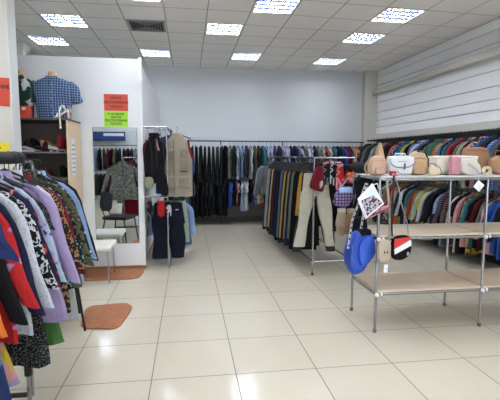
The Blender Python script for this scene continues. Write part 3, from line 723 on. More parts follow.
GR = [
 (2.74, 'blouse', .86, .225, 'dark brown', 'camouflage', 'tan', 'maroon', 2.0, 'brown and tan patterned blouse beyond the lavender shirt', 0),
 (2.83, 'jacket', .60, .215, 'crimson', 'upright striped', 'burgundy', '', 1, 'burgundy jacket beyond the foam padded rail', 0),
 (2.91, 'blouse', .76, .21, 'black', 'dotted', 'turquoise', 'white', 1.1, 'black blouse with turquoise dots', 0),
 (3.0, 'shirt', .78, .25, 'olive', 'camouflage', 'dark brown', 'grey green', 1.6, 'olive camouflage shirt on the left rack', 0),
 (3.08, 'skirt', .50, .31, 'light grey', None, '', '', 1, 'pale grey skirt with low hem beside the square mat', .52),
 (3.12, 'blouse', .70, .215, 'black', 'dotted', 'white', 'white', .8, 'black blouse with white dots behind the camouflage shirt', 0),
 (3.22, 'shirt', .82, .24, 'light blue', None, '', '', 1, 'light blue shirt reaching farthest right on the left rack', 0),
 (3.31, 'shirt', .5, .25, 'black', None, '', '', 1, 'black top behind the light blue shirt', 0),
 (3.43, 'dress', 1.05, .13, 'crimson', None, '', '', 1, 'long crimson dress seen in the mirror', 0),
 (3.56, 'jacket', .72, .25, 'grey green', 'camouflage', 'light grey', 'khaki', 1.6, 'grey green jacket at the far rack end, seen in the mirror', 0),
]
def near_rack(rows, zr, grp, xl, lean=0):
    for k, (y, kd, L, w_, c, pat, c2, c3, sc, lab, dr) in enumerate(rows):
        mm = fabric(c, pat, c2 or 'white', c3 or 'red', sc)
        sl = {'shirt': .56, 'jacket': .56, 'blouse': .5, 'dress': .22, 'skirt': 0}[kd]
        if 'black top behind' in lab: sl = .60
        garment(kd, (xl + rnd.uniform(-.01, .01) - lean * max(0, y - 2.8) * (2.3 if y > 3.44 else 1), y, zr), R(rnd.uniform(-6, 1)), mm, L=L, w=w_ * .86, t=.03, sl=sl, seed=300 + k * 7 + int(zr * 100), label=lab, cat=kd, group=grp, parts=True, drop=dr,
                flare={'jacket': 1.3, 'skirt': 1.06}.get(kd, 1.55), spread=.15, fold=.016, hm=mat('crimson_plastic', (150, 30, 44), .5) if k == 5 and zr > 1.51 else BLKPLA)
near_rack(GL, 1.525, 'clothes on the near foam padded rack', XL)
near_rack(GR, 1.50, 'clothes on the second left rack', XL, .12)
t = thing('clothes_rack', 'slightly turned clothes rack just beyond the foam padded one', 'clothes rack', (XL, 2.84, 0), R(14))
T([(0, 0, 1.53), (0, .78, 1.53)], .012).build('rail', CHROME, t)
T([(0, .78, .0), (0, .78, 1.53)], .012).build('post', CHROME, t); T([(0, 0, .0), (0, 0, 1.53)], .012).build('post', CHROME, t)

# ------------------------------------------------------------------ shelf table on chrome tubes (front right)
bay = [(1.645, 2.675), (2.675, 3.70)]
YF, YK = 3.5, 4.05
t = thing('display_shelf', 'silver tube display shelf with pale wooden boards carrying handbags', 'shelf', (0, 0, 0))
for x in (1.645, 2.675, 3.70):
    for y in (YF, YK):
        T([(x, y, .02), (x, y, 1.385)], .0125).build('post', CHROME, t)
        MB().tube([(x, y, 0), (x, y, .03)], .017, 12).build('foot', mat('grey_rubber', (90, 90, 92), .7), t)
        for z in (.35, .85):
            MB().ball((x, y - .02 if y == YF else y + .02, z), .019, 6).build('joint', mat('white_joint', (215, 215, 214), .35, .3), t)
            MB().ball((x + (.05 if x < 3 else -.05), y, z), .016, 6).build('joint', mat('white_joint', (215, 215, 214), .35, .3), t)
for z in (.35, .85, 1.375):
    for y in (YF, YK): T([(1.645, y, z), (3.70, y, z)], .0125).build('rail', CHROME, t)
    for x in (1.645, 2.675, 3.70): T([(x, YF, z), (x, YK, z)], .0125).build('rail', CHROME, t)
for z in (.366, .866):
    for a, b in bay:
        MB().box((a + .008, YF - .004, z), (b - .008, YK + .004, z + .018), bev=.002).build('board', WOODL, t)
for a, b in bay:
    MB().box((a + .005, YF - .01, 1.390), (b - .005, YK + .01, 1.402), bev=.002).build('top_board', mat('grey_white_board', (196, 196, 194), .4, noise=.04), t)
ZTOP = 1.402

# ------------------------------------------------------------------ bags on the shelf
LEA = lambda n, c: mat(n, c, .55, noise=.08, nscale=9, bump=.08)
def bagstrap(parent, pts, m, r=.007, ry=.003, name='strap'): return MB().tube(pts, r, 8, ry=ry, side=(0, 1, 0)).build(name, m, parent)
# tan backpack
o = MB().pillow([(-.075, 0), (.075, 0), (.085, .07), (.07, .15), (.03, .178), (-.03, .178), (-.07, .15), (-.085, .07)], .1).build('backpack', LEA('rose_beige_leather', (188, 156, 134)), loc=(1.69, 3.66, ZTOP), rz=.1)
tag(o, 'rose beige backpack at the left end of the display shelf top', 'backpack')
MB().pillow([(-.05, .01), (.05, .01), (.052, .07), (.04, .085), (-.04, .085), (-.052, .07)], .03).build('front_pocket', LEA('rose_beige_leather2', (178, 146, 124)), o, loc=(0, -.055, 0))
bagstrap(o, [(-.06, .02, .15), (-.10, .02, .11), (-.115, .02, .06), (-.09, .01, .01)], LEA('rose_dark', (150, 118, 98)), .009)
bagstrap(o, [(-.02, 0, .17), (-.015, 0, .195), (.015, 0, .195), (.02, 0, .17)], LEA('rose_dark', (150, 118, 98)), .005, name='handle')
MB().tube([(-.06, -.045, .125), (0, -.055, .14), (.06, -.045, .125)], .003, 6).build('zip', mat('zip_brass', (170, 140, 90), .4, .6), o)
# tan pointed pouch
o = MB().pillow([(-.07, 0), (.075, 0), (.045, .14), (.012, .27), (-.012, .31), (-.03, .27), (-.05, .14)], .05, subdiv=1).build('pointed_bag', LEA('straw_cloth', (190, 156, 112)), loc=(1.81, 3.86, ZTOP)); tag(o, 'tall tan pointed cloth bag standing behind the rose beige backpack', 'bag')
MB().tube([(-.02, -.025, .02), (-.012, -.028, .15), (-.006, -.01, .29)], .004, 6).build('seam', LEA('straw_pale', (216, 196, 160)), o)
# satchel
SAT = LEA('pale_grey_leather', (206, 208, 212)); STR = LEA('satchel_trim', (86, 92, 104))
o = MB().pillow([(-.105, 0), (.105, 0), (.118, .08), (.112, .165), (-.112, .165), (-.118, .08)], .09, subdiv=2, cut=.12).build('satchel', SAT, loc=(1.885, 3.62, ZTOP + .012), rz=-.05)
tag(o, 'pale grey satchel with dark piping and a buckled flap', 'satchel')
fl = MB().pillow([(-.11, .168), (.11, .168), (.112, .09), (.06, .062), (-.06, .062), (-.112, .09)], .02).build('flap', SAT, o, loc=(0, -.048, 0))
MB().tube([(-.112, -.06, .14), (-.108, -.06, .1), (-.06, -.062, .066), (0, -.064, .06), (.06, -.062, .066), (.108, -.06, .1), (.112, -.06, .14)], .0032, 6).build('flap_piping', STR, o)
MB().tube([(-.045, -.06, .118), (.04, -.06, .118)], .0022, 6).build('band', STR, o)
MB().box((.012, -.072, .045), (.024, -.058, .10), bev=.003).build('buckle_strap', STR, o)
bagstrap(o, [(-.05, 0, .16), (-.045, 0, .185), (.045, 0, .185), (.05, 0, .16)], SAT, .007, name='handle')
o = MB().pillow([(-.05, 0), (.05, 0), (.052, .04), (-.052, .045)], .04).build('purse', fabric('red', 'flowered', 'white', 'pink', 2), loc=(1.79, 3.535, ZTOP)); tag(o, 'small red and white purse lying below the pale grey satchel', 'purse')
MB().tube([(-.045, 0, .043), (.045, 0, .041)], .003, 6).build('zip', mat('zip_brass', (170, 140, 90), .4, .6), o)
# round beige backpack
o = MB().pillow([(-.085, 0), (.085, 0), (.1, .09), (.085, .18), (.04, .225), (-.03, .225), (-.08, .18), (-.1, .09)], .12).build('backpack', LEA('sand_leather', (188, 158, 124)), loc=(2.11, 3.72, ZTOP), rz=-.1)
tag(o, 'rounded sand brown backpack with a long black strap', 'backpack')
MB().pillow([(-.06, .01), (.05, .01), (.055, .09), (.03, .12), (-.04, .12), (-.065, .09)], .04).build('front_pocket', LEA('sand_leather2', (172, 138, 102)), o, loc=(-.01, -.065, 0))
MB().tube([(-.03, -.05, .22), (.04, -.06, .21), (.075, -.062, .15), (.085, -.05, .07), (.12, -.06, .045), (.16, -.06, .02)], .005, 6).build('strap', BLKPLA, o)
MB().tube([(-.06, -.06, .15), (0, -.066, .16), (.05, -.06, .15)], .0035, 6).build('zip', LEA('zip_brown', (110, 80, 60)), o)
# small cream pouch
o = MB().pillow([(-.05, 0), (.06, 0), (.05, .05), (-.01, .10), (-.04, .10)], .04, subdiv=1).build('pouch', LEA('cream_leather', (206, 188, 156)), loc=(2.20, 3.60, ZTOP)); tag(o, 'small cream pouch with thin black cord right of the sand backpack', 'pouch')
MB().tube([(-.05, -.025, .11), (.0, -.028, .105), (.045, -.028, .075), (.065, -.028, .03), (.05, -.028, .0)], .003, 6).build('cord', BLKPLA, o)
# long cream handbag
CR = LEA('cream_canvas', (214, 208, 190))
o = MB().pillow([(-.215, 0), (.215, 0), (.235, .168), (-.235, .168)], .16, subdiv=2, cut=.08).crumple(.004, 22, 9).build('tote_bag', CR, loc=(2.535, 3.82, ZTOP)); tag(o, 'wide cream tote bag with a rolled rim and buckle', 'tote bag')
MB().tube([(-.228, -.04, .168), (-.1, -.075, .172), (.1, -.075, .172), (.228, -.04, .168), (.235, .03, .168), (.1, .07, .17), (-.1, .07, .17), (-.235, .03, .168), (-.228, -.04, .168)], .010, 8).build('rim', LEA('cream_rim', (226, 220, 206)), o)
MB().box((-.09, -.095, .07), (-.07, -.075, .14), bev=.004).build('buckle', LEA('grey_buckle', (120, 120, 116)), o)
o = MB().pillow([(-.055, 0), (.055, 0), (.06, .17), (-.05, .178)], .04, subdiv=1, cut=.07).build('folded_scarf', fabric('pink'), loc=(2.44, 3.655, ZTOP)); tag(o, 'folded pink scarf standing before the cream tote bag', 'scarf')
MB().pillow([(-.045, 0), (.02, 0), (.02, .15), (-.045, .155)], .02, subdiv=1, cut=.06).build('fold', fabric('pink'), o, loc=(0, -.022, .01))
o = MB().pillow([(-.1, 0), (.1, 0), (.1, .1), (.05, .145), (-.1, .145)], .07, subdiv=1).crumple(.006, 26, 4).build('handbag', LEA('soft_grey_leather', (200, 196, 184)), loc=(2.59, 3.64, ZTOP)); tag(o, 'soft light grey handbag between the pink scarf and brown tote', 'handbag')
bagstrap(o, [(-.06, -.03, .12), (-.02, -.045, .09), (.03, -.05, .06), (.07, -.05, .02)], LEA('silver_leather', (170, 170, 168)), .012)
BR = LEA('brown_suede', (150, 112, 82))
o = MB().pillow([(-.17, 0), (.18, 0), (.15, .14), (.10, .25), (.06, .262), (-.13, .27), (-.155, .2)], .1, subdiv=1, cut=.15).crumple(.006, 18, 8).build('tote_bag', BR, loc=(2.86, 3.93, ZTOP)); tag(o, 'big brown suede tote bag standing behind the grey handbag', 'tote bag')
MB().tube([(-.13, -.05, .235), (0, -.055, .24), (.1, -.05, .228)], .005, 6).build('seam', LEA('brown_dark', (116, 84, 60)), o)
o = MB().pillow([(-.12, 0), (.2, 0), (.18, .18), (-.1, .18)], .09, subdiv=1).crumple(.006, 20, 4).build('handbag', LEA('camel_leather', (158, 122, 88)), loc=(3.03, 3.82, ZTOP)); tag(o, 'camel brown handbag at the right edge of the display shelf', 'handbag')
MB().tube([(-.06, 0, .17), (-.04, 0, .23), (.06, 0, .23), (.08, 0, .17)], .006, 6).build('handle', LEA('brown_dark', (116, 84, 60)), o)
o = thing('coiled_belt', 'cream belt coiled into a ring before the brown tote bag', 'belt', (2.72, 3.60, ZTOP + .045))
for k, (rr_, zz) in enumerate(((.042, 0), (.034, .0), (.026, 0))):
    MB().tube([(rr_ * math.cos(a), -.02, rr_ * .9 * math.sin(a)) for a in [2 * PI * j / 18 for j in range(19)]], .004, 8, ry=.016, side=(0, 1, 0)).build('coil', LEA('cream_belt', (222, 204, 176)), o)
# tag hanging from the top rail
def price_tag(label, x, y, z, s, rot, h=None):
    o = MB().box((-s / 2, -.001, -(h or s) / 2), (s / 2, .001, (h or s) / 2)).build('price_tag', mat('tag_card', (236, 236, 238), .6, noise=.03), smooth=False, loc=(x, y, z), rot=(0, rot, 0)); tag(o, label, 'tag')
    for k in range(3): MB().box((-s * .3, -.0018, -s * .2 + k * s * .15), (s * .3, -.001, -s * .17 + k * s * .15)).build('print_line', mat('tag_ink', (120, 124, 130), .7), o, smooth=False)
    return o
price_tag('white square price tag hanging tilted below the shelf top', 2.57, 3.475, 1.315, .075, R(38))
MB_ = MB().tube([(0, 0, 0), (-.01, .01, .06), (.0, .012, .11)], .0015, 5).build('tag_string', WHT, loc=(2.575, 3.475, 1.29)); tag(MB_, 'white string loop holding the square tag on shelf top', 'string')

# ------------------------------------------------------------------ bags hanging at the shelf's left end
def web_strap(parent, pts, w_=.016):
    w_ = .011; s = MB().tube(pts, w_, 8, ry=.003, side=(0, 1, 0)).build('strap', fabric('white'), parent)
    P_ = [Vector(p) for p in pts]
    for a, b in zip(P_[:-1], P_[1:]):
        n_ = max(1, int((b - a).length / .045))
        for k in range(n_):
            c = a.lerp(b, (k + .5) / n_); MB().box((c.x - w_ * .6, c.y - .006, c.z - .009), (c.x + w_ * .6, c.y - .003, c.z + .009)).build('strap_print', mat('strap_black', (24, 24, 28), .8), s, smooth=False)
    return s
BL = mat('cobalt_nylon', (28, 70, 168), .5, noise=.2, nscale=9, bump=.6)
o = MB().pillow([(-.05, .03), (.07, .04), (.13, -.04), (.135, -.2), (.07, -.31), (-.0, -.37), (-.07, -.36), (-.13, -.22), (-.115, -.08)], .16, subdiv=1).crumple(.014, 21, 3).build('backpack', BL, loc=(1.535, 3.66, .87), rz=.1)
tag(o, 'bright cobalt blue backpack hanging at the left end of the shelf', 'backpack')
MB().pillow([(-.01, .02), (.09, .01), (.11, -.17), (.03, -.27), (-.06, -.25), (-.05, -.1)], .09, subdiv=1).crumple(.012, 25, 5).build('front_pocket', mat('cobalt_nylon_light', (32, 80, 186), .4, noise=.1, bump=.2), o, loc=(.01, -.06, -.01))
MB().tube([(-.10, -.075, -.08), (-.105, -.08, -.2), (-.05, -.085, -.30), (.02, -.085, -.32)], .0035, 6).build('zip', mat('blue_zip', (90, 96, 120), .5), o)
MB().pillow([(-.03, .05), (.08, .06), (.09, .0), (-.03, -.01)], .1, subdiv=1).build('black_top', fabric('black'), o, loc=(0, -.04, 0))
web_strap(o, [(.0, -.02, .0), (.02, -.03, .15), (.05, .0, .32), (.08, .02, .46)])
web_strap(o, [(-.13, -.05, -.12), (-.12, -.06, .0), (-.09, -.04, .14), (-.0, -.02, .34), (.07, .02, .46)])
# beige flat bag
o = MB().pillow([(-.055, 0), (.06, 0), (.062, -.17), (.04, -.2), (-.05, -.2), (-.06, -.1)], .05).build('shoulder_bag', LEA('sand_cloth', (176, 162, 142)), loc=(1.685, 3.46, .855)); tag(o, 'flat beige shoulder bag hanging from the middle shelf', 'bag')
bagstrap(o, [(.045, 0, -.01), (.05, -.0, .2), (.03, .02, .4), (.02, .03, .53)], LEA('grey_strap', (130, 126, 116)), .012)
MB().box((-.01, -.03, -.12), (.0, -.027, -.1)).build('eyelet', BLKPLA, o); MB().box((.015, -.03, -.12), (.025, -.027, -.1)).build('eyelet', BLKPLA, o)
price_tag('small white tag dangling under the flat beige shoulder bag', 1.70, 3.44, .60, .035, R(3), .07)
# red white black bag
o = MB().pillow([(-.085, 0), (.075, .015), (.1, -.06), (.085, -.17), (.01, -.215), (-.085, -.2)], .07).build('shoulder_bag', fabric('black'), loc=(1.835, 3.455, .88)); tag(o, 'black crossbody bag with red panel and white diagonal band', 'bag')
MB().add([(-.075, -.043, -.015), (.06, -.043, -.002), (.07, -.043, -.02), (-.075, -.043, -.10), (-.075, -.036, -.015), (.06, -.036, -.002), (.07, -.036, -.02), (-.075, -.036, -.10)],
         [(0, 1, 2, 3), (4, 7, 6, 5), (0, 4, 5, 1), (1, 5, 6, 2), (2, 6, 7, 3), (3, 7, 4, 0)]).build('red_panel', mat('red_nylon', (206, 44, 34), .5, noise=.05), o, smooth=False)
MB().add([(-.075, -.045, -.105), (.072, -.045, -.025), (.078, -.045, -.075), (-.07, -.045, -.15), (-.075, -.036, -.105), (.072, -.036, -.025), (.078, -.036, -.075), (-.07, -.036, -.15)],
         [(0, 1, 2, 3), (4, 7, 6, 5), (0, 4, 5, 1), (1, 5, 6, 2), (2, 6, 7, 3), (3, 7, 4, 0)]).build('white_band', mat('white_nylon', (222, 224, 230), .5, noise=.04), o, smooth=False)
MB().ball((.055, -.036, -.15), (.012, .006, .018)).build('badge', mat('badge_silver', (180, 182, 186), .3, .6), o)
bagstrap(o, [(-.08, 0, .0), (-.095, 0, .2), (-.085, .0, .4), (-.07, .03, .53)], BLKPLA, .008)
MB().tube([(.07, 0, .01), (.05, -.01, .12), (-.0, -.01, .25), (-.03, .0, .4), (-.06, .03, .53)], .005, 6).build('chain', mat('chain_grey', (150, 150, 152), .3, .8), o)
# white printed carrier bag
o = MB().pillow([(-.115, .012), (.012, .145), (.122, -.03), (-.04, -.16)], .025, subdiv=0).build('carrier_bag', mat('white_film', (226, 228, 232), .35, noise=.05, nscale=6, bump=.3), loc=(1.52, 3.40, 1.205)); tag(o, 'white carrier bag with dark and pink print, tilted at the shelf corner', 'carrier bag')
MB().pillow([(-.09, .0), (.02, .045), (.10, -.02), (-.03, -.13)], .008, subdiv=0).build('printed_panel', fabric('white', 'camouflage', 'purple', 'crimson', 3.2), o, loc=(.0, -.016, .0))
MB().pillow([(-.04, .055), (.012, .12), (.06, .06), (.0, .035)], .008, subdiv=1).build('plain_panel', mat('pale_blue_plastic', (206, 222, 240), .4), o, loc=(.0, -.016, .0))
MB().tube([(.0, 0, .08), (.03, .02, .13), (.07, .03, .14), (.08, .02, .1)], .005, 6).build('handle', WHT, o)
o = MB().pillow([(-.1, 0), (.12, .09), (.13, .05), (-.09, -.05)], .02, subdiv=1).build('purse', fabric('pink', 'flowered', 'purple', 'white', 2), loc=(1.60, 3.45, 1.08)); tag(o, 'thin pink patterned purse just below the white carrier bag', 'purse')
MB().tube([(-.1, -.012, -.03), (.12, -.012, .06)], .004, 6).build('piping', fabric('crimson'), o)
# lavender check bag and the beige gloves, on the side rail
o = MB().pillow([(-.05, .02), (.1, .03), (.08, -.1), (.02, -.19), (-.12, -.16), (-.1, -.05)], .09).build('cloth_bag', fabric('lavender', 'checked', 'purple', 'white', 1.3), loc=(1.53, 4.03, 1.25)); tag(o, 'lilac and purple checked cloth bag hanging left of the white carrier bag', 'bag')
MB().tube([(-.04, 0, .01), (.02, .0, .1), (.1, .02, .11), (.09, 0, .02)], .007, 6).build('handle', fabric('lilac'), o)
MB().box((-.07, -.055, -.03), (.06, -.035, .02), bev=.008).build('blue_label', mat('pale_blue_label', (160, 190, 228), .5), o)
strips('beige knitted glove hanging below the lilac checked bag', (1.50, 4.02, 1.05), 'beige', 'cream', h=.27, w_=.06)
strips('pinkish tan glove hanging beside the beige knitted glove', (1.585, 3.99, 1.05), 'tan', 'beige', h=.26, w_=.06, rz=.3)
for k, (x, y, z, c, lab) in enumerate([(1.68, 4.0, 1.16, 'black', 'black cloth bag hanging behind the dotted straps at the shelf corner'), (1.63, 3.88, 1.0, 'black', 'black pouch between the gloves and the cobalt backpack')]):
    o = MB().pillow([(-.06, 0), (.07, 0), (.085, -.22), (0, -.27), (-.07, -.2)], .07).build('cloth_bag', fabric(c), loc=(x, y, z)); tag(o, lab, 'bag')
    MB().tube([(-.03, 0, -.01), (0, 0, .12), (.04, .01, .2 + k * .17), (.04, 0, -.01)], .005, 6).build('strap', BLKPLA, o)
# things hung on the front crossbar of the middle rack
yh = 5.32
o = MB().pillow([(-.03, 0), (.03, 0), (.09, -.22), (.06, -.33), (-.03, -.31), (-.12, -.27), (-.08, -.13)], .09, subdiv=1).build('bag', fabric('crimson', 'upright striped', 'burgundy', 'red', 1.6), loc=(1.66, yh, 1.44)); tag(o, 'crumpled crimson cloth bag with white lettering at the rack post', 'bag')
MB().tube([(-.02, 0, -.01), (-.01, .01, .05), (.015, .03, .1), (.02, 0, -.01)], .007, 6).build('handle', fabric('burgundy'), o)
MB().pillow([(.0, -.2), (.045, -.17), (.05, -.24), (.01, -.29)], .012, subdiv=1).build('white_print', fabric('white', 'speckled', 'crimson'), o, loc=(0, -.05, 0))
strips('black and white patterned glove on the rack front bar, left of pair', (1.76, yh - .02, 1.50), 'black', 'grey', h=.30, w_=.055, pat='camouflage')
strips('black and white patterned glove on the rack front bar, right of pair', (1.845, yh - .02, 1.50), 'black', 'white', h=.31, w_=.05, rz=.2, pat='camouflage')
strips('red and pink mitten hanging right of the patterned gloves', (1.94, yh - .02, 1.47), 'red', 'pink', h=.36, w_=.06, pat='camouflage')
o = MB().pillow([(-.015, 0), (.015, 0), (.06, -.15), (-.055, -.15)], .05, subdiv=1).build('pointed_hat', fabric('red'), loc=(2.04, yh - .03, 1.38)); tag(o, 'red pointed cloth hat at the right end of rack front bar', 'hat')
MB().tube([(-.052, -.0, -.145), (.056, 0, -.145)], .012, 8).build('brim', fabric('crimson'), o)
for k, x in enumerate((1.74, 1.90)):
    o = MB().box((-.05, -.006, -.016), (.05, .006, .016), bev=.004).build('size_label', fabric('crimson'), loc=(x, yh - .05, 1.485 + .01 * k), rot=(0, R(-18 if k == 0 else 0), 0)); tag(o, ['tilted', 'level'][k] + ' crimson and white label above the patterned gloves', 'label')
    MB().box((-.04, -.009, -.004), (.04, -.006, .006)).build('white_line', WHT, o)
# dark caps and scarves on the right of the crossbar
o = MB().ball((0, 0, 0), (.11, .1, .065)).build('cap', fabric('dark grey'), loc=(2.18, 5.28, 1.44)); tag(o, 'dark grey cap hanging beside the rose beige backpack', 'cap')
MB().pillow([(-.08, 0), (.08, 0), (.06, -.05), (-.06, -.05)], .012).build('visor', fabric('charcoal'), o, loc=(-.03, -.1, -.03))
o = MB().pillow([(-.08, .03), (.05, .05), (.1, -.03), (0, -.12), (-.09, -.05)], .06).build('scarf', fabric('orange', 'camouflage', 'pink', 'black', 1.5), loc=(2.10, 5.24, 1.33)); tag(o, 'orange and pink patterned scarf bunched above the lilac bag', 'scarf')
MB().tube([(-.0, 0, .03), (.02, .03, .12), (.03, .06, .2)], .01, 6).build('loop', fabric('orange'), o)
o = MB().pillow([(-.09, .04), (.1, .05), (.12, -.05), (.1, -.2), (-.05, -.16)], .08).build('scarf', fabric('black'), loc=(1.66, 3.92, 1.33)); tag(o, 'black scarf draped over the left end of shelf behind white bag', 'scarf')
MB().tube([(-.05, 0, .03), (-.02, .02, .055), (.04, .03, .06)], .012, 6).build('fold', fabric('charcoal'), o)

# ------------------------------------------------------------------ stool, chair, mats
o = thing('stool', 'white padded stool with slim silver legs before the mirror', 'stool', (-1.17, 5.57, 0))
WV = mat('white_vinyl', (212, 210, 198), .45, noise=.03)
MB().box((-.22, -.27, .405), (.22, .23, .465), bev=.028).build('seat', WV, o)
for sx, sy in ((-1, -1), (1, -1), (-1, 1), (1, 1)): T([(sx * .175, sy * .19 - .01, .41), (sx * .19, sy * .2 - .02, .0)], .009).build('leg', CHROME, o)
o = thing('chair', 'black padded office chair reflected in the mirror', 'chair', (-1.25, 4.03, 0), R(19))
CF = mat('black_chair_fabric', (34, 36, 40), .9, noise=.15, nscale=40)
MB().box((-.22, -.21, .43), (.24, .21, .49), bev=.025).build('seat', CF, o)
bk_ = MB().pillow([(-.21, 0), (.21, 0), (.2, .3), (.14, .35), (-.14, .35), (-.2, .3)], .05).build('backrest', CF, o, loc=(-.26, 0, .56), rot=(0, R(-10), PI / 2))
for sy in (-1, 1):
    T([(-.17, sy * .2, .43), (-.24, sy * .24, .0)], .011).build('leg', BLKPLA, o); T([(.2, sy * .2, .43), (.25, sy * .24, .0)], .011).build('leg', BLKPLA, o)
T([(.0, -.1, .42), (-.2, -.1, .42), (-.28, -.1, .6)], .01).build('back_support', BLKPLA, o); T([(.0, .1, .42), (-.2, .1, .42), (-.28, .1, .6)], .01).build('back_support', BLKPLA, o)
MATM = mat('brown_mat_pile', (160, 106, 74), 1, noise=.35, nscale=26, bump=.6)
def floor_mat(pts, label):
    P_ = [Vector((x, y, 0)) for x, y in pts]
    for _ in range(3):
        q = []
        for i in range(len(P_)): a, b = P_[i], P_[(i + 1) % len(P_)]; q += [a * .86 + b * .14, a * .14 + b * .86]
        P_ = q
    c = sum(P_, Vector()) / len(P_)
    rg = [[c + (p - c) * k + Vector((0, 0, z + .002 * math.sin(9 * i))) for i, p in enumerate(P_)] for k, z in ((1, .002), (1.0, .014), (.97, .02), (.6, .022), (.2, .021))]
    o = MB().rings(rg).build('floor_mat', MATM); tag(o, label, 'mat'); return o
floor_mat([(-1.0, 3.93), (-.64, 3.86), (-.58, 4.42), (-.66, 4.55), (-1.06, 4.5)], 'square brown floor mat lying nearest, beside the left rack')
floor_mat([(-1.45, 5.46), (-.64, 5.47), (-.60, 5.95), (-1.4, 5.965)], 'long brown floor mat against the partition under the mirror')

# ------------------------------------------------------------------ shoe cabinet with display on top
CX0, CX1, CY0, CY1 = -2.75, -1.40, 5.36, 5.96
o = thing('shoe_cabinet', 'tall open shoe cabinet with pale wood side left of the mirror', 'cabinet', (CX1, CY0, 0))
WS = mat('birch_wood', (206, 182, 148), .5, noise=.12, nscale=6); DI = mat('dark_cabinet_interior', (96, 88, 80), .6, noise=.08)
MB().box((-.02, 0, 0), (0, .6, 1.99), bev=.002).build('side_panel', WS, o); MB().box((-1.35, 0, 0), (-1.33, .6, 1.99), bev=.002).build('side_panel', WS, o)
MB().box((-1.35, -.01, 1.985), (.01, .6, 2.005), bev=.002).build('top_panel', mat('dark_edge_top', (74, 66, 58), .5, noise=.1), o)
MB().box((-1.33, .58, 0), (-.02, .595, 1.985)).build('back_panel', DI, o, smooth=False)
for z in (.05, .5, .95, 1.3, 1.615): MB().box((-1.33, .01, z - .02), (-.02, .58, z), bev=.001).build('shelf', DI, o)
MB().box((-.75, .02, 1.3), (-.735, .58, 1.595)).build('divider', DI, o, smooth=False)
tg = MB().box((0, -.001, -.25), (.002, .17, .2)).build('notice', mat('notice_paper', (206, 212, 220), .6, noise=.04), loc=(CX1, CY0 + .12, 1.58), smooth=False); tag(tg, 'pale printed notice sheets taped to the cabinet side', 'notice')
for k in range(7): MB().box((.0018, .02, -.22 + k * .055), (.0026, .15, -.205 + k * .055)).build('print_line', mat('tag_ink', (120, 124, 130), .7), tg, smooth=False)
def shoe(label, x, y, z, c, rz, L=.25, heel=.02, hi=.09, m=None):
    m = m or fabric(c)
    o = thing('shoe', label, 'shoe', (x, y, z), rz)
    rg = []
    for i in range(11):
        u = i / 10; xx = (u - .5) * L
        wd = (.028 + .014 * math.sin(PI * min(1, u * 1.15))) * (1 if 0 < i < 10 else .55)
        top = hi * (1 - .72 * max(0, (u - .35) / .65)) if u > .3 else hi
        zb = .008 + heel * max(0, 1 - u * 2)
        rg.append([Vector((xx, wd * math.cos(a), zb + max(.012, top) * (.5 + .5 * math.sin(a)))) for a in [2 * PI * j / 10 for j in range(10)]])
    MB().rings(rg).build('upper', m, o)
    MB().pillow([(-L / 2, 0), (L / 2, 0), (L / 2, .012), (-L / 2, .014)], .07).build('sole', mat('sole_dark', (40, 36, 34), .7) if c != 'white' else WHT, o)
    if heel > .03: MB().tube([(-L * .42, 0, heel), (-L * .42, 0, 0)], [.02, .01], 8).build('heel', BLKPLA, o)
    MB().ball((-L * .3, 0, hi + heel), (.03, .022, .008)).build('opening', mat('shoe_inside', (50, 40, 36), .9), o)
    return o
zs_ = 1.616
shoe('dark red shoe at the left end of the cabinet shelf', -1.93, 5.6, zs_, 'maroon', 1.8, hi=.13)
shoe('white-soled black sneaker on the cabinet shelf', -1.86, 5.45, zs_, 'white', .3, hi=.05)
shoe('black high-cut shoe behind the white-soled sneaker', -1.84, 5.66, zs_, 'black', 1.2, hi=.14)
shoe('dark maroon shoe between black and brown ones', -1.74, 5.62, zs_, 'burgundy', 1.9, hi=.1)
shoe('golden brown high shoe in the middle of the cabinet shelf', -1.66, 5.60, zs_, 'tan', .5, hi=.12, m=mat('golden_brown_leather', (150, 108, 62), .5, noise=.15))
shoe('flat black shoe before the golden brown shoe', -1.68, 5.43, zs_, 'black', .1, hi=.04)
shoe('white low shoe between the flat black and crimson shoes', -1.56, 5.47, zs_, 'white', .6, L=.2, hi=.05)
shoe('crimson boot on the cabinet shelf', -1.50, 5.55, zs_, 'crimson', 1.3, hi=.17)
shoe('black boot at the right end of the cabinet shelf', -1.445, 5.6, zs_, 'black', 1.6, hi=.17)
for k, (x, z) in enumerate(((-1.50, 1.3), (-1.7, 1.3), (-1.88, 1.3))):
    shoe(['black shoe on the second shelf nearest the wooden side', 'brown shoe in the middle of second shelf', 'grey shoe on the second shelf by the pillar'][k], x, 5.6, z + .001, ['black', 'brown', 'grey'][k], 1.3 + k * .2, hi=.12)
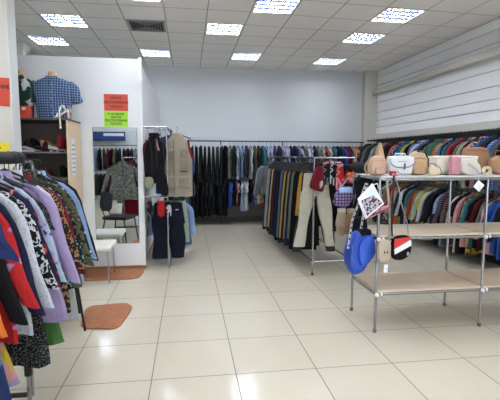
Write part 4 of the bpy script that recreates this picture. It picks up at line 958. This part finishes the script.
# busts with shirts
def bust(label, loc, rz, m, wS, name, openm=None, cat='shirt'):
    o = thing(name, label, cat, loc, rz)
    rg = []
    for s, W, Tk in ((0, .19, .10), (.1, .2, .11), (.25, .225, .12), (.36, .24, .12), (.43, .235, .10), (.475, .17, .085), (.505, .09, .07), (.515, .065, .06)):
        rg.append([Vector((W * wS * (abs(math.cos(a)) ** .9) * (1 if math.cos(a) > 0 else -1), Tk * math.sin(a) + .005 * math.sin(5 * a + s * 9), s)) for a in [2 * PI * j / 24 for j in range(24)]])
    MB().rings(rg).build('body', m, o)
    MB().tube([(0, 0, .50), (0, 0, .56), (0, 0, .575)], [.052, .05, .044], 14).build('neck_form', mat('bust_tan', (196, 158, 118), .6), o)
    for s in (-1, 1):
        MB().tube([(s * .18 * wS, 0, .43), (s * .24 * wS, 0, .37), (s * .265 * wS, 0, .27), (s * .285 * wS, 0, .21)], [.06, .07, .066, .066], 12, ry=.055, side=(0, 1, 0)).build('sleeve', m, o)
        MB().add([(0, -.075, .505), (s * .055, -.06, .525), (s * .085, -.08, .485), (s * .04, -.1, .455), (0, -.07, .50), (s * .05, -.05, .52), (s * .08, -.07, .48), (s * .038, -.09, .45)],
                 [(0, 1, 2, 3), (4, 7, 6, 5), (0, 4, 5, 1), (1, 5, 6, 2), (2, 6, 7, 3), (3, 7, 4, 0)]).build('collar_wing', m, o, smooth=False)
    return o
CHK = fabric('dark blue', 'checked', 'light blue', 'white', 1.3)
o = bust('blue and white checked short-sleeved shirt on a bust atop the cabinet', (-1.62, 5.62, 2.006), .06, CHK, .98, 'checked_shirt')
MB().box((-.012, -.125, .02), (.012, -.10, .45), bev=.003).build('button_band', CHK, o)
for k in range(5): MB().ball((0, -.128, .07 + .085 * k), .005, 6).build('button', WHT, o)
MB().box((.06, -.128, .25), (.15, -.10, .345), bev=.004).build('chest_pocket', CHK, o)
o = bust('dark green and white jacket on a bust beside the pillar', (-1.99, 5.62, 2.006), -.1, fabric('dark green', 'camouflage', 'white', 'dark green', .35), .66, 'green_jacket', cat='jacket')
for ch in o.children:
    if ch.name.startswith(('sleeve', 'collar')): ch.data.materials[0] = mat('dark_green_cloth', (30, 56, 46), .8, noise=.1)
o = MB().box((-.06, -.05, 0), (.06, .05, .14), bev=.005).build('box', mat('orange_red_card', (200, 66, 40), .6, noise=.05), loc=(-1.88, 5.42, 2.006)); tag(o, 'orange-red box on the cabinet top beside the pillar', 'box')
MB().box((-.02, -.054, .09), (.02, -.05, .12)).build('white_mark', WHT, o, smooth=False)
# white sandal with ribbon over the edge
o = thing('sandal', 'white sandal on the cabinet top with a strap hanging over the edge', 'sandal', (-1.47, 5.40, 2.006))
WL = mat('white_leather', (222, 214, 200), .5, noise=.04)
MB().tube([(-.08, .0, .012), (-.03, 0, .03), (.03, 0, .075), (.07, .0, .10)], [.02, .026, .02, .016], 10, ry=.01).build('sole', WL, o)
MB().tube([(.07, 0, .1), (.075, 0, .0)], [.012, .007], 8).build('heel', WL, o)
MB().tube([(-.06, -.02, .015), (-.05, 0, .06), (-.06, .02, .015)], .007, 8).build('toe_strap', WL, o)
MB().tube([(.05, -.02, .09), (.03, -.01, .15), (.0, .01, .16), (.04, .03, .09)], .007, 8).build('ankle_strap', WL, o)
MB().tube([(-.01, -.01, .14), (-.012, -.055, .08), (-.01, -.06, .0), (-.008, -.056, -.1)], .008, 8, ry=.003, side=(0, 1, 0)).build('hanging_strap', WL, o)
MB().ball((-.008, -.056, -.11), (.014, .008, .016)).build('tag', WL, o)
o = MB().pillow([(-.03, 0), (.03, 0), (.035, .07), (0, .15), (-.03, .08)], .03).build('purse', fabric('pink', 'camouflage', 'purple', 'white', 3), loc=(-1.395 - .02, 5.50, 2.006)); tag(o, 'little pink and purple purse behind the white sandal', 'purse')
MB().tube([(-.02, 0, .1), (0, 0, .17), (.02, 0, .1)], .004, 6).build('handle', WL, o)
